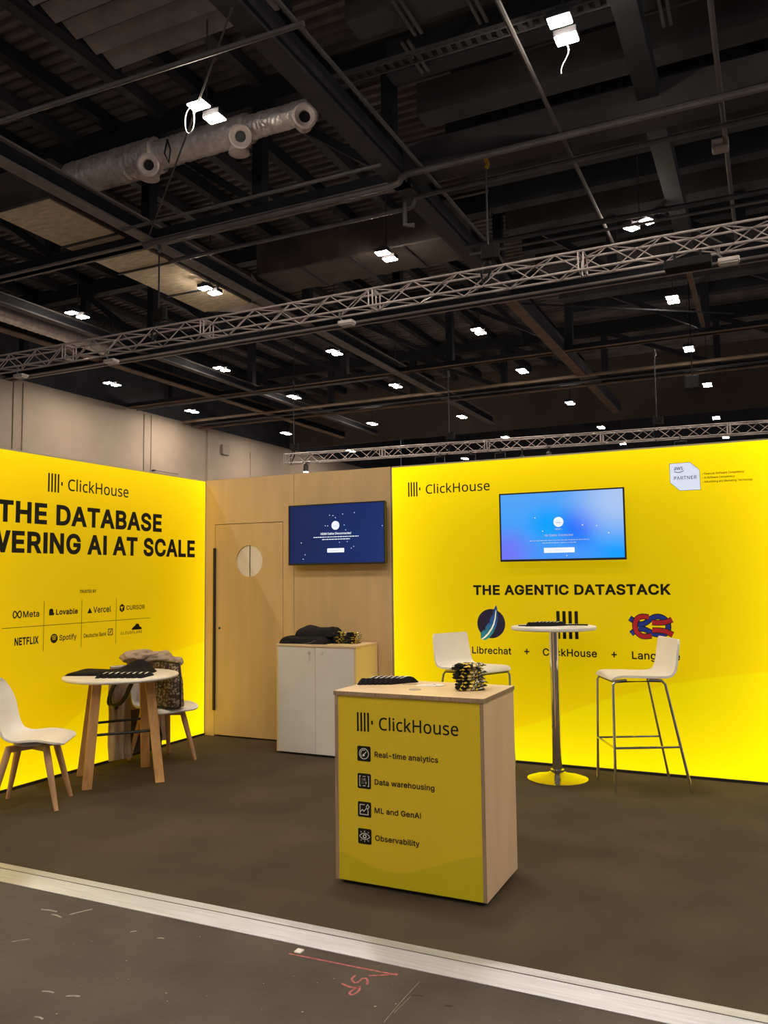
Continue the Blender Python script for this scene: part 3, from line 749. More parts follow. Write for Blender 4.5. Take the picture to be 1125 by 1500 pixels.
# roof deck: profiled sheet, ribs along x
bm = BM()
prof = []
y = -24.0
while y < 72:
    prof += [(y, 16.5), (y+0.16, 16.5), (y+0.20, 16.36), (y+0.36, 16.36), (y+0.40, 16.5)]
    y += 0.40
vs = [[bm.verts.new((x, yy, zz)) for yy, zz in prof] for x in (-30, 26)]
ws = [[bm.verts.new((x, yy, 16.75)) for yy in (prof[0][0], prof[-1][0])] for x in (-30, 26)]
for i in range(len(prof)-1):
    if abs(prof[i][0]-prof[i+1][0])+abs(prof[i][1]-prof[i+1][1]) > 1e-6:
        bm.faces.new((vs[0][i], vs[0][i+1], vs[1][i+1], vs[1][i]))
bm.faces.new((ws[0][0], ws[1][0], ws[1][1], ws[0][1]))
bmesh.ops.remove_doubles(bm, verts=bm.verts, dist=1e-5)
struct('ceiling', bm, M['deck'])

# joints, drains and brackets of the pale hall wall
def wall_piece(name, label, cat, y0, y1, z0, z1, x1, m):
    bm = BM(); box(bm, (-30, y0, z0), (x1, y1, z1))
    o = obj(name, bm, m); tag(o, label, cat)
    return o
for yy in (22.75, 23.35):
    wall_piece('wall_pipe', '%s upright pipe of the pair on the pale wall over the headline' % ('nearer' if yy < 23 else 'farther'), 'pipe', yy-0.03, yy+0.03, 0, 11.9, -29.95, M['wall_line'])
for yy, w in ((32.5, 'nearer'), (33.15, 'farther')):
    wall_piece('wall_pipe', '%s upright pipe of the pair on the pale wall above the plywood end' % w, 'pipe', yy-0.03, yy+0.03, 0, 11.9, -29.95, M['wall_line'])
bm = BM(); box(bm, (-30, 38.8, -0.02), (-29.9, 39.3, 11.9)); struct('trim_1', bm, M['hall_wall'])
bm = BM(); box(bm, (-30, 44.0, -0.02), (-29.96, 44.06, 11.0)); struct('trim_2', bm, M['wall_line'])
bm = BM(); box(bm, (-30, 40.4, 10.4), (-29.8, 41.2, 11.1)); o = obj('wall_box', bm, M['wall_line']); tag(o, 'small dull square box high on the pale hall wall', 'box')
bm = BM(); box(bm, (-30, 33.25, 8.36), (-29.75, 33.37, 8.46)); tube(bm, [(-29.75, 33.3, 8.4), (-29.0, 34.6, 8.25)], 0.02)
o = obj('wall_bracket', bm, M['steel_dark']); tag(o, 'small dark bracket arm sticking out from the pipes on the pale wall', 'bracket')

# ---- primary steel along x and along y
def steel(name, a, b, w, h, m, flange=None):
    bm = BM()
    beam_between(bm, a, b, w*0.35 if flange else w, h)
    o = struct(name, bm, M['steel_black'] if flange else m)
    if flange:
        for s in (-1, 1):
            dz = Vector((0, 0, s*h/2))
            bm = BM(); beam_between(bm, Vector(a)+dz, Vector(b)+dz, w, 0.06); obj('flange', bm, m, o)
    return o
# roof truss on y = 12.7 : bottom chord, top chord, uprights, diagonals
def roof_truss(yy, x0, x1, zb, zt, posts, w, m, hb=0.36):
    r = bpy.data.objects.new('roof_truss', None); COL.objects.link(r); r.location = (x0, yy, zb); r['kind'] = 'structure'
    bm = BM(); beam_between(bm, (x0, yy, zb+hb/2), (x1, yy, zb+hb/2), w*0.5, hb)
    web = obj('bottom_chord', bm, M['steel_black'], r, offset=r.location)
    bm = BM(); beam_between(bm, (x0, yy, zb+0.03), (x1, yy, zb+0.03), w, 0.06); obj('flange', bm, m, web, offset=r.location)
    bm = BM(); beam_between(bm, (x0, yy, zt), (x1, yy, zt), 0.5, 0.7)
    obj('top_chord', bm, M['steel_black'], r, offset=r.location)
    for i, x in enumerate(posts):
        bm = BM(); beam_between(bm, (x, yy, zb+hb), (x, yy, zt), 0.34, 0.34, (0, 1, 0))
        obj('upright', bm, M['steel_black'], r, offset=r.location)
        if i+1 < len(posts):
            x2 = posts[i+1]
            bm = BM(); beam_between(bm, (x, yy, zt-0.2), (x2, yy, zb+hb), 0.22, 0.22, (0, 1, 0))
            obj('diagonal', bm, M['steel_black'], r, offset=r.location)
    return r
posts = [-28.9, -24.7, -20.5, -16.3, -12.13, -7.95, -3.75]
roof_truss(12.72, -30, -3.2, 12.0, 15.7, posts, 0.46, M['steel_light'], hb=0.4)
steel('roof_girder', (-3.2, 12.85, 12.55), (26, 12.85, 12.55), 0.95, 0.7, M['panel_mid'])
roof_truss(22.4, -30, 26, 11.85, 15.7, [-28.9+4.2*i for i in range(14)], 0.5, M['truss_alu'], hb=0.45)
roof_truss(31.2, -30, 26, 12.0, 15.7, [-27+6*i for i in range(9)], 0.4, M['steel_brown_glow'], hb=0.3)
roof_truss(40.5, -30, 26, 12.6, 15.7, [-27+6*i for i in range(9)], 0.4, M['steel_dark'], hb=0.3)
roof_truss(3.0, -30, -3.6, 13.6, 15.9, posts, 0.46, M['steel_dark'], hb=0.35)
# along y
steel('roof_girder', (-3.45, -8, 12.30), (-3.45, 47.0, 12.30), 0.48, 0.6, M['steel_dark'])
steel('roof_girder', (-3.45, 22.8, 11.98), (-3.45, 47.0, 11.98), 0.44, 0.05, M['steel_brown_glow'])  # thin strip under the girder, coloured as its orange-lit underside
steel('roof_girder', (-11.9, -8, 12.27), (-11.9, 47.0, 12.27), 0.42, 0.50, M['steel_light'], True)
steel('roof_girder', (-20.8, -8, 12.2), (-20.8, 47.0, 12.2), 0.34, 0.36, M['steel_grey'], True)
steel('roof_girder', (-23.55, -8, 12.25), (-23.55, 47.0, 12.25), 0.50, 0.45, M['steel_brown_glow'], True)
steel('roof_girder', (3.0, -8, 12.75), (3.0, 22.0, 12.75), 0.48, 0.5, M['panel_dark'])
steel('roof_girder', (2.95, 22.6, 12.1), (2.95, 30.0, 12.1), 0.16, 0.2, M['steel_brown_glow'])
steel('roof_girder', (12.0, -8, 12.5), (12.0, 47, 12.5), 0.45, 0.6, M['steel_dark'])
# purlins: along y over the left bays, along x over the right bays
for k in range(13):
    x = -28.2+1.85*k
    if x > -4.5:
        break
    steel('roof_purlin', (x, -8, 16.1), (x, 49, 16.1), 0.32, 0.42, M['steel_dark'] if k % 2 else M['steel_black'])
for k in range(17):
    y = -1.0+2.1*k
    steel('roof_purlin', (-3.2, y, 14.7), (26, y, 14.7), 0.75 if k % 2 else 0.5, 0.9, M['panel_mid'] if k % 2 else M['panel_dark'])
for k in range(9):
    y = 0.05+4.2*k
    for x in (-1.4, 1.9, 5.3, 8.8):
        bm = BM(); box(bm, (x-0.85, y+0.25, 15.3), (x+0.85, y+1.8, 15.45)); struct('roof_panel', bm, M['deck'] if (k+int(x)) % 2 else M['panel_mid'])
# short hangers seen edge-on in the right bays
for x, y in ((-1.9, 8.9), (-0.4, 9.2), (1.6, 6.6), (4.0, 9.4), (3.4, 11.2), (-2.3, 10.3)):
    bm = BM(); beam_between(bm, (x, y, 14.2), (x, y+1.3, 14.2), 0.07, 0.05); beam_between(bm, (x+0.16, y, 14.2), (x+0.16, y+1.3, 14.2), 0.07, 0.05)
    struct('roof_purlin', bm, M['steel_grey'])

# ---- slatted vent
t = thing('roof_vent', 'slatted roof vent of four broad dark louvres at the top edge', 'vent', (-7.2, 6.6, 14.2))
for k in range(5):
    y = 5.25+0.62*k
    bm = BM()
    beam_between(bm, (-9.0, y, 14.2), (-4.2, y, 14.2), 0.47, 0.06, (0, 0.35, 1))
    obj('louvre', bm, M['steel_light'], t, offset=t.location)
for x in (-9.1, -4.1):
    bm = BM(); beam_between(bm, (x, 4.9, 14.3), (x, 8.2, 14.3), 0.12, 0.4); obj('vent_frame', bm, M['steel_black'], t, offset=t.location)

# ---- pipes, conduits and cable trays
def pipe(name, label, cat, pts, r, m, n=8):
    bm = BM(); tube(bm, pts, r, n); o = obj(name, bm, m, smooth=True)
    return tag(o, label, cat)
pipe('sprinkler_pipe', 'thick grey pipe with a stepped bend in front of the wide roof beam', 'pipe',
     [(-12, 12.35, 11.85), (-3.55, 12.35, 11.85), (-3.3, 12.3, 11.87), (-3.2, 12.25, 11.98), (-3.0, 12.22, 12.0), (26, 12.2, 12.0)], 0.085, M['steel_grey'])
pipe('sprinkler_pipe', 'thinner grey pipe with a low bend behind the wide roof beam', 'pipe',
     [(-12, 13.55, 11.75), (-3.6, 13.55, 11.75), (-3.45, 13.53, 11.78), (-3.38, 13.5, 11.98), (-3.2, 13.5, 12.0), (26, 13.4, 12.0)], 0.07, M['steel_grey'])
pipe('drop_pipe', 'short upright pipe with an elbow under the big roof girder', 'pipe', [(-3.65, 13.45, 12.0), (-3.65, 13.45, 11.25), (-3.4, 13.5, 11.2)], 0.07, M['steel_grey'])
pipe('conduit', 'long thin conduit above the foil duct with nozzles', 'conduit', [(-14, 5.6, 11.92), (-2.4, 5.95, 11.92)], 0.055, M['steel_grey'])
pipe('conduit', 'thin conduit crossing below the foil duct with nozzles', 'conduit', [(-12.0, 11.4, 11.955), (-3.4, 11.4, 11.955)], 0.05, M['steel_grey'])
pipe('conduit', 'thin conduit running back beside the big roof girder', 'conduit', [(-2.68, -4, 12.12), (-2.62, 20.5, 12.12)], 0.05, M['steel_grey'])
pipe('conduit', 'thin conduit running back under the brightest lamp pair', 'conduit', [(0.98, -4, 12.12), (0.98, 21.5, 12.12)], 0.055, M['steel_grey'])
pipe('conduit', 'thin conduit farthest right, running back towards the truss', 'conduit', [(4.5, -4, 12.12), (4.57, 21.5, 12.12)], 0.055, M['steel_grey'])
pipe('conduit', 'thin double conduit behind the truss hoist on the right', 'conduit', [(-3.2, 17.15, 11.9), (26, 17.6, 11.9)], 0.085, M['steel_dark'])
pipe('conduit', 'thin lower conduit just behind the truss hoist on the right', 'conduit', [(-3.2, 17.6, 11.82), (26, 18.05, 11.82)], 0.05, M['steel_grey'])
pipe('conduit', 'brown pipe along the far side of the hall, upper of three', 'pipe', [(-29.9, 36.2, 12.0), (26, 35.9, 12.0)], 0.09, M['steel_brown_glow'])
pipe('conduit', 'brown pipe along the far side of the hall, middle of three', 'pipe', [(-29.9, 37.0, 11.9), (26, 36.8, 11.9)], 0.07, M['steel_dark'])
pipe('conduit', 'brown pipe along the far side of the hall, lowest of three', 'pipe', [(-29.9, 37.9, 11.85), (26, 37.6, 11.85)], 0.07, M['steel_brown_glow'])
pipe('brace_rod', 'thin slanting brace rod right of the centre under the far roof', 'rod', [(-3.1, 23.2, 11.9), (4.2, 28.6, 12.0)], 0.04, M['steel_black'])
pipe('hall_conduit', 'pale conduit crossing over the left wall lamps', 'conduit', [(-29.5, 31.3, 11.9), (-12.5, 31.2, 11.9)], 0.06, M['steel_grey'])
t = thing('cable_tray', 'perforated cable tray crossing the top of the picture left of the brightest lamps', 'cable tray', (0, 8.8, 12.6))
bm = BM()
for dy in (-0.14, 0.14):
    beam_between(bm, (-3.6, 8.78+dy, 12.65), (26, 9.0+dy, 12.65), 0.03, 0.12)
obj('side_rail', bm, M['steel_grey'], t, offset=t.location)
bm = BM()
for k in range(60):
    x = -3.2+0.22*k
    beam_between(bm, (x, 8.64, 12.62), (x, 8.98, 12.62), 0.10, 0.02)
obj('rungs', bm, M['steel_dark'], t, offset=t.location)

# ---- foil duct with jet nozzles
t = thing('nozzle_duct', 'foil wrapped round air duct with three jet nozzles under the roof', 'duct', (-9.5, 10.4, 12.6))
DY, DZ = 10.4, 13.26
segs = [(-12.95, -9.75, 0.47), (-9.75, -6.7, 0.37), (-6.7, -4.8, 0.29)]
for k, (x0, x1, r) in enumerate(segs):
    bm = BM()
    pr = []
    n = 70
    for i in range(n+1):
        pr.append((r*(1+0.035*noise.noise(Vector((i*1.7, k*3.1, 0)))), x0+(x1-x0)*i/n))
    lathe(bm, pr, (0, DY, DZ), 44, 'X')
    for v in bm.verts:
        d = 0.018*noise.noise(v.co*2.5)+0.030*abs(noise.noise(v.co*6))+0.02*noise.noise(v.co*15)
        c = Vector((v.co.x, DY, DZ)); v.co += (v.co-c)*d/r
    obj('duct_section', bm, M['foil'], t, smooth=True, offset=t.location)
def nozzle(x, y, z, r, d):
    d = Vector(d).normalized()
    bm = BM()
    lathe(bm, [(r*0.85, -0.75), (r*1.0, -0.1), (r*1.12, -0.05), (r*1.12, 0.0), (r*0.92, 0.02), (r*0.55, -0.03), (r*0.50, -0.14), (r*0.02, -0.16)], (0, 0, 0), 28, 'Z')
    q = Vector((0, 0, 1)).rotation_difference(d)
    for v in bm.verts:
        v.co = q @ v.co+Vector((x, y, z))
    noz = obj('jet_nozzle', bm, M['nozzle'], t, smooth=True, offset=t.location)
    bm = BM()
    lathe(bm, [(r*0.49, -0.10), (0.0, -0.10)], (0, 0, 0), 24, 'Z')
    for v in bm.verts:
        v.co = q @ v.co+Vector((x, y, z))
    obj('nozzle_opening', bm, M['black'], noz, offset=t.location)
nozzle(-9.58, 9.80, 12.66, 0.27, (0.45, -0.85, -0.35))
nozzle(-6.58, 9.80, 12.70, 0.26, (0.45, -0.85, -0.40))
nozzle(-4.71, 9.85, 12.78, 0.27, (0.55, -0.85, -0.30))
for x in (-9.88, -6.9):
    bm = BM(); lathe(bm, [(0.22, -0.25), (0.24, 0.0), (0.27, 0.03), (0.27, 0.10), (0.12, 0.12)], (0, 0, 0), 24, 'Z')
    for v in bm.verts:
        v.co = Vector((v.co.x+x, 10.2+v.co.y, 12.62-v.co.z))
    obj('lower_outlet', bm, M['nozzle'], t, smooth=True, offset=t.location)
bm = BM(); tube(bm, [(-9.1, 10.0, 13.35), (-8.95, 9.95, 13.0), (-9.0, 9.95, 12.65), (-9.15, 9.95, 12.95), (-9.1, 10.0, 13.35)], 0.022)
obj('loose_strap', bm, M['black'], t, smooth=True, offset=t.location)

# ---- rectangular ducts
bm = BM(); box(bm, (-15.3, 9.6, 12.4), (-13.0, 19.6, 13.6), 0.05)
o = thing('air_duct', 'tan faced rectangular duct lit from below, beside the roof girder', 'duct', (-14.2, 14.6, 12.4))
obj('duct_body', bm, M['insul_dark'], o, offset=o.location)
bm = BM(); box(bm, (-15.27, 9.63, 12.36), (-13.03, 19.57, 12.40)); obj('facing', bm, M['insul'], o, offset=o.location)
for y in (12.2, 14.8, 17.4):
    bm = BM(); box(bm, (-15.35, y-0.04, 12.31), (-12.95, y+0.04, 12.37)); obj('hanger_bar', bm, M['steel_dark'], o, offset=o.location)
bm = BM()
ring = [(-15.3, 19.6, 12.4), (-13.0, 19.6, 12.4), (-13.0, 19.6, 13.6), (-15.3, 19.6, 13.6)]
ring2 = [(-14.4, 21.2, 12.7), (-13.4, 21.2, 12.7), (-13.4, 21.2, 13.3), (-14.4, 21.2, 13.3)]
a = [bm.verts.new(p) for p in ring]; b = [bm.verts.new(p) for p in ring2]
for i in range(4):
    bm.faces.new((a[i], a[(i+1) % 4], b[(i+1) % 4], b[i]))
bm.faces.new(b)
obj('duct_reducer', bm, M['foil'], o, offset=o.location)
o = thing('air_duct', 'broad dull foil duct crossing above the middle of the truss', 'duct', (-7.2, 17.9, 12.45))
bm = BM(); box(bm, (-11.3, 17.4, 12.45), (-3.75, 19.4, 13.75), 0.06); obj('duct_body', bm, M['insul_dark'], o, offset=o.location)
for x in (-9.4, -7.4, -5.4):
    bm = BM(); box(bm, (x-0.03, 17.36, 12.41), (x+0.03, 19.44, 12.45)); obj('seam_strip', bm, M['steel_dark'], o, offset=o.location)
bm = BM()
lathe(bm, [(0.36+0.018*(i % 2), 13.0+0.16*i) for i in range(52)], (-22.2, 0, 12.25), 20, 'Y')
o = obj('spiral_duct', bm, M['foil'], smooth=True); tag(o, 'ribbed round spiral duct at the left edge below the roof', 'duct')

# ---- small boxes on the ceiling
bm = BM(); box(bm, (4.22, 14.5, 12.0), (4.62, 14.85, 12.3), 0.05)
o = obj('wireless_access_box', bm, M['truss_alu']); tag(o, 'small pale rounded box hanging by the conduit farthest right', 'box')
bm = BM(); box(bm, (2.14, 29.8, 9.37), (2.72, 30.3, 9.94), 0.04); box(bm, (2.41, 30.02, 9.92), (2.45, 30.06, 16.4))
o = obj('hanging_speaker', bm, M['black_matt']); tag(o, 'black box loudspeaker hanging beside a far lamp on the right', 'speaker')

# ---- event trusses
def box_truss(name, label, a, b, size, pitch, r, br, m):
    a, b = Vector(a), Vector(b)
    d = (b-a).normalized(); L = (b-a).length
    s = Vector((-d.y, d.x, 0)).normalized(); u = Vector((0, 0, 1))
    t = thing(name, label, 'truss', a)
    cs = [(-1, 0), (1, 0), (-1, 1), (1, 1)]
    off = lambda c: s*(c[0]*size/2)+u*(c[1]*size)
    for c in cs:
        bm = BM(); tube(bm, [a+off(c), b+off(c)], r, 8); obj('chord', bm, m, t, smooth=True, offset=a)
    for f0, f1, ph in (((-1, 0), (-1, 1), 0), ((1, 0), (1, 1), 1), ((-1, 0), (1, 0), 0), ((-1, 1), (1, 1), 1)):
        bm = BM()
        k = 0; x = 0.0
        while x < L-pitch/2:
            p, q = (f0, f1) if (k+ph) % 2 == 0 else (f1, f0)
            tube(bm, [a+d*x+off(p), a+d*min(L, x+pitch)+off(q)], br, 5, caps=False)
            if k % 9 == 0:
                for dx in (-0.06, 0.06):
                    tube(bm, [a+d*(x+dx)+off(f0), a+d*(x+dx)+off(f1)], br*1.3, 5, caps=False)
            x += pitch; k += 1
        obj('lacing', bm, m, t, smooth=True, offset=a)
    return t
box_truss('lighting_truss', 'near aluminium box truss crossing the whole picture above the signs', (-21, 12.7, 8.75), (12, 12.7, 8.75), 0.46, 0.62, 0.032, 0.017, M['truss_alu'])
box_truss('lighting_truss', 'far aluminium box truss just above the top of the right sign', (-18.56, 31.0, 7.75), (12, 33.8, 7.75), 0.50, 0.62, 0.034, 0.018, M['truss_alu'])

def hoist(x, y, zt, ztop, label, top=None):
    t = thing('chain_hoist', label, 'hoist', (x, y, zt))
    bm = BM(); box(bm, (x-0.16, y-0.12, zt+0.05), (x+0.16, y+0.12, zt+0.42), 0.03); lathe(bm, [(0.11, 0), (0.11, 0.36)], (x+0.2, y, zt+0.06), 12)
    obj('motor', bm, M['black_matt'], t, offset=t.location)
    bm = BM(); tube(bm, [(x, y, zt+0.42), (x, y, ztop)], 0.028, 6); obj('chain', bm, M['steel_black'], t, offset=t.location)
    bm = BM(); tube(bm, [(x-0.05, y, zt+0.05), (x-0.16, y-0.1, zt-0.3), (x-0.05, y-0.24, zt-0.75), (x+0.08, y-0.1, zt-0.3), (x+0.04, y, zt+0.05)], 0.035, 6)
    obj('sling', bm, M['black_matt'], t, smooth=True, offset=t.location)
    bm = BM(); tube(bm, [(x, y, ztop-0.28), (x+0.05, y, ztop-0.2), (x, y, ztop-0.05), (x, y, ztop+0.05)], 0.06, 8)
    obj('hook', bm, M['hook_yellow'] if top is None else M['steel_grey'], t, offset=t.location)
    return t
hoist(-1.04, 12.7, 9.45, 12.2, 'black chain hoist with a yellow hook, holding the near truss right of centre')
hoist(-11.69, 12.7, 9.45, 11.95, 'black chain hoist holding the near truss under the tan duct', 1)
hoist(-18.1, 31.0, 8.4, 12.3, 'black chain hoist at the left end of the far truss', 1)
hoist(-9.4, 31.9, 8.4, 12.0, 'thin chain hoist on the far truss over the plywood wall', 1)
hoist(0.6, 32.8, 8.4, 12.0, 'thin chain hoist on the far truss above the wall screen on the yellow sign', 1)
bm = BM(); tube(bm, [(-3.42, 5.1, 12.0), (-7.1, 8.3, 12.02), (-12.0, 12.5, 12.05)], 0.022, 6)
o = obj('bridle_cable', bm, M['steel_grey'], smooth=True); tag(o, 'thin slanting bridle cable from the big girder past the near lamps', 'cable')

# unlit work lights on brackets below the near truss
def work_light(x, label):
    t = thing('work_light', label, 'work light', (x, 12.5, 8.40), group='unlit work lights under the near truss')
    bm = BM(); box(bm, (-0.22, -0.14, -0.06), (0.22, 0.14, 0.05), 0.03); obj('housing', bm, M['truss_alu'], t)
    bm = BM(); box(bm, (-0.19, -0.11, -0.075), (0.19, 0.11, -0.06)); obj('lens', bm, M['lens_off'], t)
    bm = BM(); tube(bm, [(-0.1, 0, 0.05), (-0.22, 0.0, 0.18), (-0.22, 0.05, 0.36)], 0.022, 6); lathe(bm, [(0.05, 0), (0.05, 0.12)], (-0.22, 0.05, 0.26), 10); obj('bracket', bm, M['steel_grey'], t, smooth=True)
work_light(-17.4, 'unlit flat work light at the left end of the near truss')
work_light(-13.4, 'unlit flat work light below the near truss, second from its left end')
work_light(-5.0, 'unlit flat work light below the near truss, above the plywood wall')
work_light(4.55, 'unlit flat work light below the near truss at the right edge')
bm = BM(); box(bm, (3.2, 12.35, 8.38), (4.2, 12.75, 8.58), 0.03); box(bm, (3.4, 12.44, 8.57), (3.46, 12.5, 8.74)); box(bm, (3.94, 12.44, 8.57), (4.0, 12.5, 8.74))
o = obj('driver_box', bm, M['black_matt']); tag(o, 'dark flat box under the near truss beside the right work light', 'box')

# small lit spots on the far truss
def small_spot(x, y, z, label):
    t = thing('spotlight', label, 'spotlight', (x, y, z), group='small lit spotlights on the far truss')
    bm = BM(); lathe(bm, [(0.06, 0.42), (0.13, 0.36), (0.15, 0.0)], (0, 0, 0), 14); obj('can', bm, M['black'], t, smooth=True)
    bm = BM(); lathe(bm, [(0.13, -0.01), (0.11, -0.03), (0.0, -0.04)], (0, 0, 0), 14); obj('lens', bm, M['spot_glass'], t)
    bm = BM(); tube(bm, [(0, 0, 0.4), (0, 0, 7.80-z)], 0.03, 6); tube(bm, [(0, -0.3, 7.76-z), (0, 0.3, 7.76-z)], 0.03, 6); obj('yoke', bm, M['black'], t)
small_spot(-17.4, 31.1, 7.25, 'small lit spotlight at the left end of the far truss')
small_spot(-5.72, 32.2, 7.0, 'small lit spotlight on the far truss above the wall screen, left of two')
small_spot(-4.40, 32.3, 7.1, 'small lit spotlight on the far truss above the wall screen, right of two')
for x, y in ((-9.9, 31.8), (-8.3, 31.95), (-6.8, 32.1), (1.6, 32.85)):
    t = thing('stage_light', 'dark unlit stage light hanging under the far truss', 'stage light', (x, y, 7.1), group='unlit stage lights under the far truss')
    bm = BM(); box(bm, (-0.22, -0.2, 0.0), (0.22, 0.2, 0.2), 0.04); obj('body', bm, M['black'], t)
    bm = BM(); tube(bm, [(-0.26, 0, 0.1), (-0.26, 0, 0.5), (0.26, 0, 0.5), (0.26, 0, 0.1)], 0.025, 6); tube(bm, [(0, 0, 0.5), (0, 0, 0.66)], 0.03, 6); tube(bm, [(0, -0.3, 0.66), (0, 0.3, 0.66)], 0.03, 6); obj('yoke', bm, M['steel_dark'], t)

# ---- hall floodlights in pairs
ROW = {0: 'nearest row', 1: 'second row back', 2: 'third row back', 3: 'fourth row back', 4: 'fifth row back', 5: 'sixth row back', 6: 'last row'}
first = None
def lamp_pair(x, y, label, along='y', group='twin floodlights under the roof'):
    global first
    if first is None:
        t = thing('floodlight', label, 'floodlight', (x, y, 12), 0, group)
        for s in (-1, 1):
            bm = BM(); box(bm, (-0.23, s*0.29-0.17, 0.02), (0.23, s*0.29+0.17, 0.16), 0.02); h = obj('lamp_head', bm, M['steel_dark'], t)
            bm = BM(); box(bm, (-0.205, s*0.29-0.145, 0.0), (0.205, s*0.29+0.145, 0.021)); obj('lens', bm, M['lamp_glass'], h)
        bm = BM(); box(bm, (-0.05, -0.42, 0.16), (0.05, 0.42, 0.22)); tube(bm, [(0, 0, 0.2), (0, 0, 4.34)], 0.02, 6); box(bm, (-0.04, -0.3, 4.33), (0.04, 0.3, 4.358)); obj('bracket', bm, M['steel_dark'], t)
        first = t
        return t
    r = dup(first, (x, y, 12), None, label)
    return r
LAMPS = [  # x, y, where
    (-5.95, 7.63, 'pair of bright square floodlights hanging just above the foil nozzle duct'),
    (1.92, 8.45, 'brightest pair of floodlights, nearest to us, with a loose white cable'),
    (-5.85, 16.93, 'pair of floodlights in front of the broad dull foil duct'),
    (-12.96, 16.9, 'pair of floodlights beside the lit tan duct'),
    (-19.3, 16.71, 'pair of floodlights at the left over the near truss'),
    (1.98, 18.22, 'pair of floodlights set side by side over the right part of the near truss'),
    (2.16, 25.77, 'pair of floodlights just under the right part of the near truss'),
    (-5.81, 26.17, 'pair of floodlights below the near truss, right of the middle'),
    (-12.9, 26.18, 'pair of floodlights below the near truss, over the plywood wall'),
    (-19.35, 26.2, 'pair of floodlights below the near truss, above the corner of the left sign'),
    (-26.4, 26.0, 'pair of floodlights closest to the pale hall wall, nearer one'),
    (2.09, 33.4, 'pair of floodlights on the right between two brown roof beams'),
    (-6.01, 33.7, 'pair of floodlights on the brown roof beam above the middle of the right sign'),
    (-13.13, 33.6, 'pair of floodlights next to the crossing brown pipes above the plywood wall'),
    (-19.5, 33.3, 'pair of floodlights left of the slanting brace by the big brown girder'),
    (-27.26, 33.75, 'pair of floodlights in front of the pale hall wall above the left sign corner'),
    (-5.55, 42.76, 'far pair of floodlights alone against the brown back wall'),
    (2.37, 41.6, 'far pair of floodlights next to the hanging black loudspeaker'),
    (-12.87, 43.6, 'far pair of floodlights on the brown back wall left of the lone one'),
    (-19.15, 42.9, 'far pair of floodlights over the seam of the plywood wall'),
    (-26.3, 43.2, 'far pair of floodlights over the left end of the far truss')]
for x, y, l in LAMPS:
    o = lamp_pair(x, y, l)
    if 'side by side' in l:
        o.rotation_euler.z = radians(62)
# the last rows, low over the far truss, and those beyond the frame that light the booth from the front and the right
for x, y, l in ((2.24, 52.3, 'tiny far floodlights over the far truss at the right, upper pair'), (-5.4, 52.1, 'tiny far floodlights over the far truss above the wall screen'), (-12.7, 52.8, 'tiny far floodlights over the far truss above the sign logo'),
                (-26.1, 52.9, 'tiny far floodlights over the far truss above the plywood wall'), (-5.2, 60.2, 'tiny far floodlights under the far truss right of the two spots'), (-19.2, 61.8, 'tiny far floodlights just over the logo end of the right sign'), (2.43, 61.1, 'tiny far floodlights just over the badge on the right sign')):
    lamp_pair(x, y, l)
for y in (-18.0, -9.5, -0.7):
    for x in (-13.0, -5.9, 2.0, 9.5, 17.0):
        lamp_pair(x, y, 'pair of hall floodlights outside the picture lighting the booth from the front')
for y in (8.4, 17.0, 26.0):
    for x in (9.5, 17.0):
        lamp_pair(x, y, 'pair of hall floodlights outside the picture lighting the booth from the right')
bm = BM(); tube(bm, [(1.83+0.10*sin(k*0.55), 8.78+0.03*k, 12.03-0.055*k) for k in range(10)], 0.013, 6)
o = obj('loose_cable', bm, M['cable_grey'], smooth=True); tag(o, 'loose white cable curling below the brightest floodlights', 'cable')
bm = BM(); tube(bm, [(-6.26+0.13*cos(k*pi/8), 7.42, 11.78+0.30*sin(k*pi/8)) for k in range(16)], 0.013, 6, closed=True)
o = obj('coiled_cable', bm, M['cable_grey'], smooth=True); tag(o, 'white cable loop hanging beside the floodlights over the nozzle duct', 'cable')

# ================================================================== THE BOOTH
bm = BM(); box(bm, (-0.6, -3.36, -0.02), (14, 0.0, 0.0)); box(bm, (-0.6, 0.0, -0.02), (14, 0.6, -0.001))
o = obj('carpet', bm, M['carpet']); tag(o, 'dark grey brown carpet covering the raised booth floor', 'carpet')
# aluminium edge ramp
bm = BM()
prism(bm, [(-3.50, -0.02), (-3.50, -0.017), (-3.47, -0.010), (-3.40, 0.004), (-3.355, 0.006), (-3.355, -0.02)], -3.0, 14.0, lambda u, v, w: (w, u, v))
t = thing('edge_ramp', 'long scratched aluminium ramp strip along the front edge of the carpet', 'floor trim', (3.5, -3.43, -0.02))
obj('ramp_plate', bm, M['alu_ramp'], t, offset=t.location)
bm = BM(); beam_between(bm, (-3, -3.405, 0.0028), (14, -3.405, 0.0028), 0.004, 0.003)
obj('groove', bm, M['steel_grey'], t, offset=t.location)

# ---- plywood back wall with a flush door
bm = BM()
for lo, hi in (((0.0, 0, 0), (0.113, 0.09, 2.5)), ((0.113, 0, 2.055), (0.905, 0.09, 2.5)), ((0.905, 0, 0), (1.024, 0.09, 2.5)), ((1.028, 0, 0), (2.035, 0.09, 2.5))):
    box(bm, lo, hi)
wall = struct('wall_back', bm, M['ply'])
bm = BM(); box(bm, (1.024, 0.004, 0), (1.028, 0.08, 2.5)); obj('panel_seam', bm, M['seam'], wall)
bm = BM(); box(bm, (0.05, 0.09, 0.0), (2.0, 0.11, 2.48)); obj('backing', bm, M['seam'], wall)
d = bpy.data.objects.new('door_1', None); COL.objects.link(d); d.location = (0.117, 0, 0.012); d['kind'] = 'structure'
n = 48
cx, cz, R = 0.521, 1.687, 0.153
bm = BM()
outer = [(0.118, 0.014), (0.901, 0.014), (0.901, 2.049), (0.118, 2.049)]
hole = [(cx+R*cos(-2*pi*k/n), cz+R*sin(-2*pi*k/n)) for k in range(n)]
pts = outer+hole
